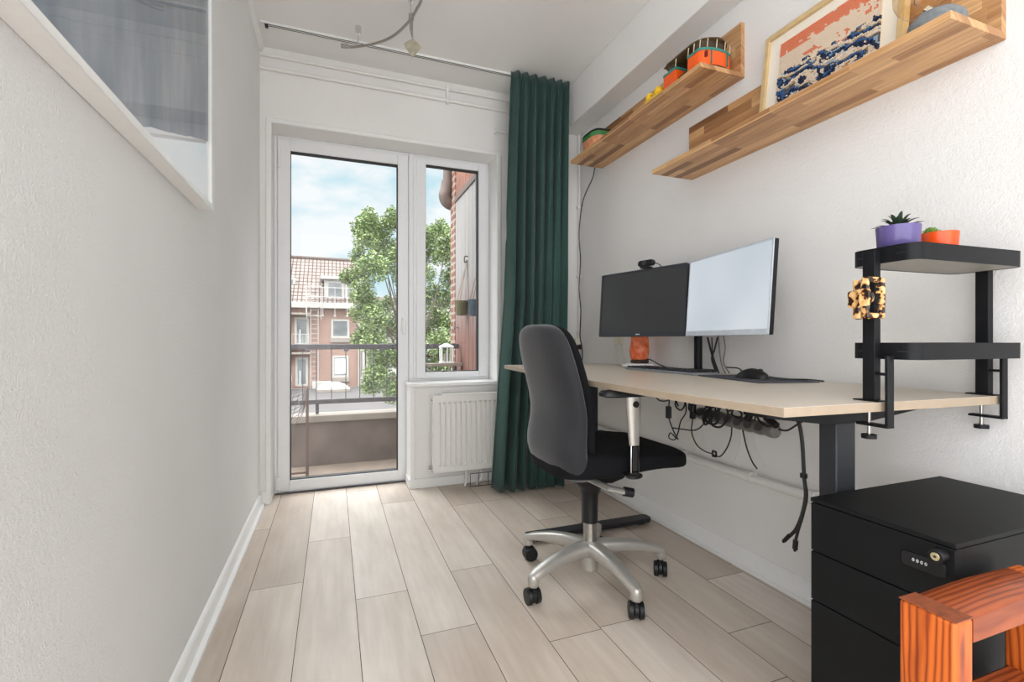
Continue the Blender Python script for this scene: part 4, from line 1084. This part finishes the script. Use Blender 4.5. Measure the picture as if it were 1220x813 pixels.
kcable([(817, 478), (817, 492), (811, 502), (808, 515), (804, 524), (797, 522), (799, 516), (806, 523)], .0028, 'black cable ending in a loose curl below the coil')
kcable([(801, 510), (812, 511.5), (826, 513), (835, 509), (841, 500), (845, 486)], .0028, 'black cable sagging sideways under the power strip', XK-.03)
kcable([(826, 474), (825, 500), (824, 515), (830, 530), (840, 538), (849, 541)], .0026, 'long thin black cable dropping to a knot at the pipe', XK)
kcable([(872, 503), (871, 520), (866, 534), (858, 544), (850, 542)], .0026, 'thin black cable rising from the knot to the strip', XK)
kcable([(883, 503), (886, 518), (890, 535), (896, 550), (902, 559)], .0028, 'straight black cable running from the strip down to the pipe', XK+.02)
kcable([(828, 475), (822, 480), (821, 488), (827, 492), (834, 494), (842, 491)], .0038, 'black cable bowing left over the end of the strip', XK-.05)
kcable([(838, 480), (846, 484), (846, 500), (840, 506), (838, 496), (848, 486), (858, 484)], .0045, 'thick black looped cable over the left half of the strip', XK-.06)
kcable([(843, 482), (838, 492), (842, 503), (853, 505), (857, 492), (852, 482), (843, 486)], .0042, 'round black cable loop at the middle of the strip', XK-.07)
kcable([(856, 481), (866, 487), (866, 500), (858, 509), (848, 506), (850, 494), (862, 484)], .0040, 'wide black cable loop hanging below the strip', XK-.065)
kcable([(862, 482), (868, 490), (874, 486), (872, 494), (882, 498), (883, 492), (877, 488)], .0034, 'black cable winding from the loops to the right half', XK-.05)
kcable([(900, 492), (905, 502), (914, 508), (921, 507)], .0036, 'black cable curving onto the right end of the strip', XK-.03)
kcable([(928, 512), (938, 513), (950, 506), (965, 497)], .0032, 'black cable stretching from the strip to the near desk leg', XK-.03)
for k, (a, b_, lb) in enumerate((((826, 482), (825, 499), 'flat black plug block hanging at the left of the strip'), ((897, 487), (890, 501), 'black plug block pressed in the middle of the strip'), ((912, 497), (926, 508), 'black plug block at the right end of the strip'))):
    p0, p1 = atX(a[0], a[1], XK-.045), atX(b_[0], b_[1], XK-.045)
    bm = B(); tube(bm, [p0, p1], .013, seg=8, sm=False); solo('plug_block', bm, M['blackm'], lb, 'plug', bevel=.003)
bm = B(); c = atX(851, 541, XK); tube(bm, [c+Vector((0, .010*math.cos(q), .012*math.sin(q)+.004*math.sin(3*q))) for q in [k*.7 for k in range(16)]], .0038)
solo('cable_knot', bm, M['cable'], 'black cable knot hanging just above the heating pipe', 'cable', smooth=True)
kcable([(832, 499), (819, 503), (817, 512), (824, 525), (828, 533), (825, 538)], .0042, 'pale grey cable arcing down the wall left of the strip', RX-.03, mat='outlet')
for (u0, u1, lb) in ((838, 842, 'left'), (882, 876, 'middle'), (900, 908, 'right')):
    kcable([(u0, 505), (u0+1, 530), (u1, 548), (u1+4, 556)], .002, lb+' one of the three thin white cords hanging down the wall below the strip', RX-.006, name='thin_cord', cat='cord', mat='pipe')
# hanging twin cable near the cabinet
XH = 1.27
kcable([(944, 492), (952, 505), (956, 530), (958, 568), (960, 590), (956, 612), (949, 630), (942, 638)], .0052, 'thick black cable hanging before the near desk leg, left of its twin ends', XH)
kcable([(957, 566), (961, 590), (957, 612), (951, 632), (948, 644)], .0042, 'shorter black cable end strapped to the thick hanging one', XH)
for (a, b_, lb) in (((941, 638), (934, 645), 'black cable connector tilted left at the end of the hanging cable'), ((948, 644), (947, 655), 'black cable connector pointing straight down at the end of the hanging cable')):
    p0, p1 = atX(a[0], a[1], XH), atX(b_[0], b_[1], XH)
    bm = B(); tube(bm, [p0, p1], .0085, seg=8, sm=False, flat=.7); cyl(bm, p1, p1+(p1-p0).normalized()*.006, .004, seg=8); solo('cable_connector', bm, M['blackm'], lb, 'connector', bevel=.0015)
c = atX(957.5, 567, XH); bm = B(); cyl(bm, c+Vector((0, 0, -.006)), c+Vector((0, 0, .006)), .0095, seg=12); solo('cable_tie', bm, M['blackm'], 'black tie around the hanging thick cable', 'cable tie', smooth=True)

# ================================================================= OUTSIDE: BALCONY
BZ = -.05; PY = 4.03
bm = B(); box(bm, -1.6, 1.05, BY+.3, PY+.15, BZ-.15, BZ); struct('floor_balcony', bm, M['balfloor'])
bm = B(); box(bm, -1.6, 1.05, PY, PY+.12, BZ, .292); struct('wall_parapet', bm, M['stucco'])
bm = B(); box(bm, -1.6, 1.05, PY-.02, PY+.17, .292, .345); struct('trim_coping', bm, M['coping'], bevel=.004)
rl = thing('balcony_railing', 'dark grey metal railing with thin bars on the balcony parapet', 'railing', (-.2, 4.10, .345))
bm = B(); box(bm, -1.6, 1.04, 4.085, 4.115, .862, .905); mk('top_rail', bm, M['rail'], rl, bevel=.004)
bm = B(); box(bm, -1.6, 1.04, 4.088, 4.112, .425, .462); mk('bottom_rail', bm, M['rail'], rl, bevel=.003)
bars = [-.227-.105*k for k in range(1, 13)]+[-.227, -.126, -.013, .096, .204, .314, .422, .53, .64, .75, .86, .965]
for x in bars:
    bm = B(); cyl(bm, (x, 4.10, .45), (x, 4.10, .87), .0034, seg=8); mk('bar', bm, M['rail'], rl, smooth=True)
for x in (-1.2, -.12, .70):
    bm = B(); box(bm, x-.012, x+.012, 4.10, 4.125, .30, .44); mk('rail_foot', bm, M['rail'], rl)
for x in (-.19, .10, .38):
    bm = B(); box(bm, x-.018, x+.018, 4.07, 4.13, .848, .866); mk('bolt', bm, M['rail'], rl, bevel=.003)
# clothes dryer folded on the balcony
dr = thing('clothes_dryer', 'folded wire clothes dryer with brown metal post on the balcony', 'clothes dryer', (-.18, 3.74, BZ))
bm = B(); box(bm, -.186, -.166, 3.73, 3.75, BZ, .575); cyl(bm, (-.176, 3.74, .575), (-.176, 3.74, .60), .010, .002, seg=8); mk('post', bm, M['rack'], dr, bevel=.002)
bm = B(); box(bm, -.70, -.68, 3.73, 3.75, BZ, .50); box(bm, -.69, -.18, 3.735, 3.745, BZ+.02, BZ+.035); mk('side_post', bm, M['rack'], dr, bevel=.002)
for k in range(9):
    a0 = Vector((-.178, 3.74, .585-.012*k)); m_ = Vector((-.26-.002*k, 3.76, .555-.030*k)); e_ = Vector((-.68, 3.74, .49-.036*k))
    bm = B(); tube(bm, [a0, m_, e_], .0022, seg=6); mk('wire', bm, M['wire'], dr, smooth=True)
for k in range(4):
    x = -.215-.035*k
    bm = B(); tube(bm, [(x+.02, 3.745, .565-.01*k), (x-.005, 3.755, .45), (x-.045, 3.76, .30+.02*k), (x-.055, 3.75, .27)], .002, seg=6); mk('wire', bm, M['wire'], dr, smooth=True)
# divider on the right
dv = sroot('wall_divider')
k = 0; y = 3.33
while y < 4.22:
    w = .118; bm = B(); box(bm, 1.05, 1.075, y+.004, y+w-.004, BZ, 2.20); mk('board', bm, M['boards'], dv, bevel=.003); y += w
bm = B(); box(bm, 1.08, 1.11, 3.33, 4.245, BZ, 2.25); mk('backing', bm, M['dark'], dv)
bm = B(); box(bm, 1.04, 1.10, 3.33, 4.26, 2.20, 2.255); mk('cap_rail', bm, M['brownpaint'], dv, bevel=.004)
y = 3.33
while y < 4.24:
    bm = B(); box(bm, 1.055, 1.08, y+.004, y+.062, 2.255, 2.75); mk('upper_board', bm, M['redwood'], dv, bevel=.003); y += .066
bm = B(); box(bm, 1.045, 1.30, 4.255, 4.43, -.8, 2.62); struct('wall_pier', bm, M['brickpier'])
bm = B(); box(bm, .97, 1.30, 4.25, 4.46, 2.62, 2.75); struct('trim_eave', bm, M['redwood'], bevel=.004)
dp = thing('drainpipe', 'brown drainpipe with an elbow at the top of the brick pier', 'drainpipe', (1.0, 4.45, 2.2))
bm = B(); tube(bm, [(1.02, 4.42, 2.75), (1.015, 4.42, 2.42)], .045, seg=16, sm=False); mk('pipe', bm, M['brownpaint'], dp, smooth=True)
bm = B(); tube(bm, [(1.012, 4.42, 2.44), (1.0, 4.42, 2.36), (.985, 4.42, 2.30), (1.01, 4.43, 2.25), (1.06, 4.45, 2.235)], .056, seg=16); mk('elbow', bm, M['brownpaint'], dp, smooth=True)
# hanging pots
for (u, v, mt, lb, yy) in ((549.5, 367, 'potg', 'olive zinc pot hanging by cords on the board wall of the balcony', 0), (565.5, 367, 'potb', 'slate-blue zinc pot hanging beside the olive one on the board wall', 0)):
    c = atX(u, 371, 1.0); h_ = thing('hanging_pot', lb, 'pot', (c.x, c.y, c.z-.03), group=None)
    r_ = .052; z0 = c.z-.035
    bm = B(); lathe(bm, [(r_*.78, z0), (r_, z0+.105), (r_*1.06, z0+.11), (r_*1.06, z0+.122), (r_*.95, z0+.122), (r_*.9, z0+.10)], (c.x, c.y, 0), 24); mk('pot', bm, M[mt], h_, smooth=True)
    hk = Vector((1.045, c.y-.02, z0+.46))
    for q in range(3):
        a = q*2.1; bm = B(); cyl(bm, (c.x+r_*math.cos(a), c.y+r_*math.sin(a), z0+.118), hk, .0032, seg=6); mk('cord', bm, M['cord'], h_)
    bm = B(); tube(bm, [hk+Vector((.02, 0, .03)), hk+Vector((-.02, 0, .03)), hk+Vector((-.02, 0, -.02)), hk], .005); mk('hook', bm, M['brownpaint'], h_, smooth=True)
c = atX(547, 445*.0+396*0+385, 1.03); cc_ = atX(547.5, 384*0+388, 1.03)
bm = B(); cz_ = .93+(406.5-387)/565*4.1; cyl(bm, (1.05, 4.14, 1.05), (1.01, 4.14, 1.05), .006, seg=8); cyl(bm, (1.012, 4.14, 1.05), (1.005, 4.14, 1.05), .022, seg=12); solo('garden_tap', bm, M['steel'], 'small metal knob on the board wall below the olive pot', 'tap', smooth=True)
# ledge plank and lantern
bm = B(); box(bm, .60, 1.045, 3.98, 4.07, .715, .74)
lg = thing('ledge_plank', 'pale weathered plank shelf fixed on the railing, under the lantern', 'shelf', (.82, 4.02, .6))
mk('plank', bm, M['ledge'], lg, bevel=.003)
for x in (.66, .98):
    bm = B(); box(bm, x, x+.02, 4.0, 4.09, .62, .716); mk('bracket', bm, M['rail'], lg)
ln = thing('lantern', 'white metal candle lantern on the ledge plank outside the window', 'lantern', (.91, 4.025, .74))
lx0, lx1, ly0, ly1, lz = .86, .965, 3.985, 4.065, .7402
bm = B()
for x in (lx0, lx1-.012):
    for y in (ly0, ly1-.012): box(bm, x, x+.012, y, y+.012, lz+.012, lz+.135)
box(bm, lx0-.004, lx1+.004, ly0-.004, ly1+.004, lz, lz+.014); box(bm, lx0-.004, lx1+.004, ly0-.004, ly1+.004, lz+.133, lz+.145); box(bm, (lx0+lx1)/2-.005, (lx0+lx1)/2+.005, ly0, ly0+.008, lz+.012, lz+.135)
mk('frame', bm, M['lantern'], ln, bevel=.0015)
bm = B(); v0 = [bm.verts.new(p) for p in ((lx0-.004, ly0-.004, lz+.145), (lx1+.004, ly0-.004, lz+.145), (lx1+.004, ly1+.004, lz+.145), (lx0-.004, ly1+.004, lz+.145))]; ap = bm.verts.new(((lx0+lx1)/2, (ly0+ly1)/2, lz+.175))
bm.faces.new(v0[::-1])
for i in range(4): bm.faces.new((v0[i], v0[(i+1) % 4], ap))
mk('roof', bm, M['lantern'], ln)
bm = B(); cyl(bm, ((lx0+lx1)/2, (ly0+ly1)/2, lz+.014), ((lx0+lx1)/2, (ly0+ly1)/2, lz+.08), .022, seg=16); mk('candle', bm, M['coping'], ln, smooth=True)

# ================================================================= OUTSIDE: STREET SIDE
GZ = -2.1; FYb = 33.
bm = B(); box(bm, -40, 40, 6, 32.9, GZ-.3, GZ); struct('floor_flat_roof', bm, M['flatroof'])
ab = thing('apartment_building', 'brick apartment building with tiled roof across the flat roof', 'building', (-5, FYb, GZ))
bx0, bx1 = -14., 1.75
bm = B(); box(bm, bx0, bx1, FYb, FYb+10, GZ, 3.15); mk('brick_wall', bm, M['brickfar'], ab)
bm = B(); box(bm, bx0-.1, bx1+.0, FYb-.45, FYb+.2, 3.02, 3.38); mk('gutter', bm, M['extwhite'], ab, bevel=.03)
ridge_y, ridge_z = FYb+4.3, 6.95
bm = B(); prism(bm, [(FYb-.3, 3.36), (ridge_y, ridge_z), (FYb+9, 3.36)], bx0, bx1, 'x'); mk('tiled_roof', bm, M['tiles'], ab)
bm = B(); box(bm, bx0, bx1, ridge_y-.15, ridge_y+.15, ridge_z-.08, ridge_z+.1); mk('ridge', bm, M['brownpaint'], ab, bevel=.04)
def fwin(x0, x1, z0, z1, sill=True, blind=0, y=FYb):
    bm = B(); rectframe(bm, x0, x1, z0, z1, .13, y-.06, y+.05)
    w_ = mk('window', bm, M['extwhite'], ab)
    bm = B(); box(bm, x0+.13, x1-.13, y-.02, y+.04, z0+.13, z1-.13); mk('pane', bm, M['farglass'], w_)
    if sill: bm = B(); box(bm, x0-.05, x1+.05, y-.14, y, z0-.28, z0); mk('sill', bm, M['coping'], w_)
    if blind: bm = B(); box(bm, x0+.16, x1-.16, y-.035, y-.02, z0+.25, z1-.2); mk('blind', bm, M['blind'], w_)
fwin(-.13, .99, 1.12, 2.35); fwin(-.06, .95, -1.45, -.03, True, 1)
for x in (-5.2, -8., -11.): fwin(x, x+1.2, 1.12, 2.35); fwin(x, x+1.2, -1.45, -.03)
def fdoor(x0, x1, z0, z1):
    bm = B(); rectframe(bm, x0, x1, z0, z1, .14, FYb-.06, FYb+.05); w_ = mk('balcony_door', bm, M['extwhite'], ab)
    bm = B(); box(bm, x0+.14, x1-.14, FYb-.02, FYb+.04, z0+.1, z1-.14); mk('pane', bm, M['farglass'], w_)
    bm = B(); box(bm, x0+.3, x1-.5, FYb-.035, FYb-.02, z0+.1, z0+1.0); mk('curtain', bm, M['blind'], w_)
fdoor(-2.3, -1.45, .65, 2.45); fdoor(-2.25, -1.5, -1.95, -.1)
for z in (2.62, .15):
    bm = B(); box(bm, -4.2, -1.35, FYb-.75, FYb, z-.06, z+.07); mk('canopy', bm, M['coping'], ab, bevel=.02)
bm = B(); box(bm, -4.2, -1.4, FYb-.75, FYb, .52, .64); mk('balcony_slab', bm, M['coping'], ab, bevel=.02)
bm = B()
for x in [-4.2+.2*k for k in range(15)]: cyl(bm, (x, FYb-.7, .64), (x, FYb-.7, 1.35), .012, seg=6)
cyl(bm, (-4.2, FYb-.7, 1.35), (-1.4, FYb-.7, 1.35), .02, seg=6); mk('balcony_rail', bm, M['extwhite'], ab)
# dormer
bm = B(); box(bm, -.55, 1.60, FYb+.25, FYb+3.6, 3.5, 4.95); dm = mk('dormer', bm, M['extwhite'], ab, bevel=.02)
bm = B(); box(bm, -.78, 1.72, FYb-.05, FYb+3.8, 4.95, 5.15); mk('dormer_roof', bm, M['extwhite'], dm, bevel=.02)
fwin(-.42, .66, 3.65, 4.85, False, y=FYb+.24)
fwin(.75, 1.5, 3.65, 4.85, False, y=FYb+.24)
bm = B(); box(bm, -3.1, -2.35, FYb+1.4, FYb+2.2, 4.3, 5.1); sk = mk('skylight', bm, M['extwhite'], ab, bevel=.02)
bm = B(); box(bm, -2.95, -2.5, FYb+1.36, FYb+1.42, 4.4, 5.0); mk('pane', bm, M['farglass'], sk)
bm = B(); box(bm, bx1-.15, bx1+.35, FYb+.5, FYb+3.8, 2.0, 6.7); mk('gable_edge', bm, M['extwhite'], ab)
for x in (1.62, 1.88):
    bm = B(); cyl(bm, (x, FYb-.12, GZ), (x, FYb-.12, 3.1), .09, seg=10); mk('rain_pipe', bm, M['extwhite'], ab, smooth=True)
# ladder with its cage and roof rail
ld = []
bm = B()
for x in (-1.34, -.90): cyl(bm, (x, FYb-.35, GZ), (x, FYb-.35, 4.4), .028, seg=6)
z = GZ+.2
while z < 4.3: cyl(bm, (-1.34, FYb-.35, z), (-.90, FYb-.35, z), .018, seg=6); z += .30
mk('fire_ladder', bm, M['extwhite'], ab, label='white fire ladder')
bm = B()
for x in (-1.55, -.72): cyl(bm, (x, FYb-.75, 2.3), (x, FYb-.75, 4.45), .022, seg=6)
for z in (2.5, 3.1, 3.7, 4.4):
    tube(bm, [(-1.34, FYb-.35, z), (-1.55, FYb-.75, z), (-.72, FYb-.75, z), (-.90, FYb-.35, z)], .02, sm=False, seg=6)
mk('ladder_cage', bm, M['extwhite'], ab)
bm = B()
for z in (3.75, 4.35): cyl(bm, (-1.6, FYb-.45, z), (1.5, FYb-.45, z), .022, seg=6)
for x in (-1.6, -.62, .1, .85, 1.5): cyl(bm, (x, FYb-.45, 2.55), (x, FYb-.45, 4.35), .022, seg=6); cyl(bm, (x, FYb-.45, 2.5), (x, FYb-.45, 2.6), .08, seg=8)
mk('roof_rail', bm, M['extwhite'], ab)
# skylight dome on the flat roof
sd_ = thing('roof_skylight', 'white domed skylight on the flat roof below the brick building', 'skylight', (0, 30.5, GZ))
bm = B(); box(bm, -.95, .95, 29.9, 31.1, GZ, GZ+.18); mk('kerb', bm, M['coping'], sd_, bevel=.02)
bm = B(); lathe(bm, [(1., 0), (.93, .12), (.72, .26), (.4, .36), (.06, .4)], (0, 0, 0), 28)
bmesh.ops.transform(bm, matrix=Matrix.Translation((0, 30.5, GZ+.18)) @ Matrix.Diagonal((.9, .55, 1, 1)), verts=bm.verts); mk('dome', bm, M['extwhite'], sd_, smooth=True)
bm = B(); box(bm, -1.25, -.1, 32.3, 32.85, GZ, GZ+.45); solo('roof_vent', bm, M['extwhite'], 'low white vent box at the foot of the brick building', 'vent', bevel=.03)
# garden chair by the far lower door
gc = thing('garden_chair', 'white garden chair outside the lower door of the brick building', 'chair', (-2.6, 32.2, GZ))
bm = B(); box(bm, -2.85, -2.4, 31.95, 32.4, GZ+.43, GZ+.47); mk('seat', bm, M['extwhite'], gc)
bm = B(); box(bm, -2.85, -2.4, 32.38, 32.42, GZ+.5, GZ+.95); mk('backrest', bm, M['extwhite'], gc)
for x in (-2.85, -2.44):
    for y in (31.95, 32.36):
        bm = B(); box(bm, x, x+.04, y, y+.04, GZ, GZ+.45); mk('leg', bm, M['extwhite'], gc)
# pale building behind the tree
pb = thing('white_building', 'low white building partly hidden behind the tree', 'building', (8, 37, GZ))
bm = B(); box(bm, 2.3, 16, 37, 46, GZ, 3.9); mk('wall', bm, M['extwhite'], pb)
bm = B(); box(bm, 2.2, 16.1, 36.8, 46.2, 3.9, 4.25); mk('cornice', bm, M['coping'], pb, bevel=.03)
for x in (4., 7., 10., 13.):
    bm = B(); rectframe(bm, x, x+1.3, 1.3, 2.8, .12, 36.9, 37.02); w_ = mk('window', bm, M['extwhite'], pb)
    bm = B(); box(bm, x+.12, x+1.18, 36.95, 37.01, 1.42, 2.68); mk('pane', bm, M['farglass'], w_)

# tree
tt = thing('street_tree', 'leafy green tree behind the balcony, in front of the white building', 'tree', (2.2, 14, GZ))
bm = B()
trunk = [(2.25, 14.1, GZ), (2.22, 14.05, -.6), (2.2, 14, .5)]
tube(bm, trunk, [.16-.004*k for k in range(13)], seg=12)
clumps = []
random.seed(21)
def clump(x, z, r, y=14.): clumps.append((Vector((x, y, z)), r))
base_c = [(440, 262, 11), (428, 268, 9), (455, 272, 13), (470, 262, 12), (436, 285, 13), (452, 292, 14), (425, 303, 8), (418, 330, 9), (410, 332, 6), (430, 322, 11), (446, 318, 14), (463, 312, 14), (478, 300, 14), (432, 345, 12), (425, 352, 8), (440, 362, 12), (427, 372, 9), (448, 380, 14), (462, 365, 10), (466, 392, 14), (436, 396, 12), (428, 402, 9), (446, 410, 13), (432, 425, 0), (455, 430, 14), (468, 425, 13), (446, 447, 12), (462, 455, 12), (470, 470, 12), (440, 462, 9), (482, 330, 14), (490, 350, 15), (488, 390, 16), (490, 430, 16), (490, 290, 14), (487, 270, 12),
          (508, 280, 12), (522, 272, 9), (533, 284, 12), (512, 300, 14), (530, 305, 13), (545, 300, 12), (508, 325, 10), (535, 330, 11), (512, 350, 12), (532, 352, 13), (518, 375, 15), (535, 385, 14), (508, 395, 14), (522, 408, 14), (540, 415, 14), (512, 432, 14), (530, 438, 14), (555, 330, 20), (560, 370, 20), (560, 420, 20)]
for u, v, r in base_c:
    if r == 0: continue
    yy = 14+random.uniform(-.8, .8); p = atY(u, v, yy); clumps.append((p, r/37.))
for p, r in clumps:
    if random.random() < .5:
        q = Vector((2.2, 14, random.uniform(-.3, .9))); mid = q.lerp(p, .5)+Vector((random.uniform(-.15, .15), 0, -.12))
        tube(bm, [q, mid, p], [lerp(.035, .006, i/12) for i in range(13)], seg=6)
mk('trunk', bm, M['bark'], tt, smooth=True)
bm = B()
for p, r in clumps:
    nl = int(1050*(r/.33)**2)
    for k in range(nl):
        d = Vector((random.gauss(0, 1), random.gauss(0, 1), random.gauss(0, 1))); d.normalize()
        c = p+d*r*1.12*random.random()**.45
        c.z += .06*math.sin(c.x*9)
        s = random.uniform(.03, .054)
        a = Vector((random.gauss(0, 1), random.gauss(0, 1), random.gauss(0, .5))).normalized(); b_ = a.cross(Vector((random.gauss(0, .5), random.gauss(0, .5), 1))).normalized()
        vs = [bm.verts.new(c+a*s), bm.verts.new(c+b_*s*.55), bm.verts.new(c-a*s), bm.verts.new(c-b_*s*.55)]
        bm.faces.new(vs)
o = mk('foliage', bm, M['leaf'], tt)

# ================================================================= WORLD, SUN, CAMERA
wd = bpy.data.worlds.new('sky'); sc.world = wd; wd.use_nodes = True; nt = wd.node_tree; nn = nt.nodes
for n in list(nn): nn.remove(n)
out = nn.new('ShaderNodeOutputWorld'); bg = nn.new('ShaderNodeBackground'); nt.links.new(bg.outputs[0], out.inputs[0])
tc = nn.new('ShaderNodeTexCoord'); sp = nn.new('ShaderNodeSeparateXYZ'); nt.links.new(tc.outputs['Generated'], sp.inputs[0])
def wm(op, a, b=None, clamp=False):
    n = nn.new('ShaderNodeMath'); n.operation = op; n.use_clamp = clamp
    for i, x in enumerate((a, b)):
        if x is None: continue
        if isinstance(x, (int, float)): n.inputs[i].default_value = x
        else: nt.links.new(x, n.inputs[i])
    return n.outputs[0]
mp = nn.new('ShaderNodeMapping'); nt.links.new(tc.outputs['Generated'], mp.inputs[0]); mp.inputs['Scale'].default_value = (1, 1, 2.2); mp.inputs['Location'].default_value = (.3, 0, .15)
ns = nn.new('ShaderNodeTexNoise'); nt.links.new(mp.outputs[0], ns.inputs['Vector']); ns.inputs['Scale'].default_value = 4.2; ns.inputs['Detail'].default_value = 7; ns.inputs['Roughness'].default_value = .52
cr_ = nn.new('ShaderNodeValToRGB'); nt.links.new(ns.outputs['Fac'], cr_.inputs[0])
e = cr_.color_ramp.elements; e[0].position = .42; e[0].color = (.56, .78, .86, 1); e[1].position = .555; e[1].color = (.90, .93, .95, 1)
mxn = nn.new('ShaderNodeMix'); mxn.data_type = 'RGBA'; nt.links.new(cr_.outputs[0], mxn.inputs[6]); mxn.inputs[7].default_value = (.975, .985, 1., 1); nt.links.new(mxn.outputs[2], bg.inputs[0])
# sky brightened overhead, left and behind, out of view, as added room fill
behind = wm('MULTIPLY', wm('SUBTRACT', wm('ADD', wm('MULTIPLY', sp.outputs[0], -.9), wm('MULTIPLY', sp.outputs[1], -1.0)), .1), 1.2, True)
over = wm('MULTIPLY', wm('SUBTRACT', sp.outputs[2], .40), 3., True)
SKY_BEHIND, SKY_OVER = 2.4, 8.0
nt.links.new(wm('MAXIMUM', behind, over), mxn.inputs[0])
nt.links.new(wm('ADD', 1., wm('MAXIMUM', wm('MULTIPLY', behind, SKY_BEHIND), wm('MULTIPLY', over, SKY_OVER))), bg.inputs[1])

cam = bpy.data.cameras.new('camera'); co = bpy.data.objects.new('camera', cam); COL.objects.link(co)
co.location = (0, 0, H); co.rotation_euler = (PI/2, 0, -TH); cam.sensor_width = 36; cam.lens = 36*F/1220; cam.clip_start = .02; cam.clip_end = 300
cam.shift_y = 0
sc.camera = co
sc.view_settings.view_transform = 'Standard'; sc.view_settings.look = 'None'; sc.view_settings.gamma = 1; sc.view_settings.use_curve_mapping = False
sc.view_settings.exposure = 0.1
sc.cycles.use_denoising = True
sc.cycles.max_bounces = 14; sc.cycles.diffuse_bounces = 8; sc.cycles.transparent_max_bounces = 24
sc.cycles.sample_clamp_indirect = 6
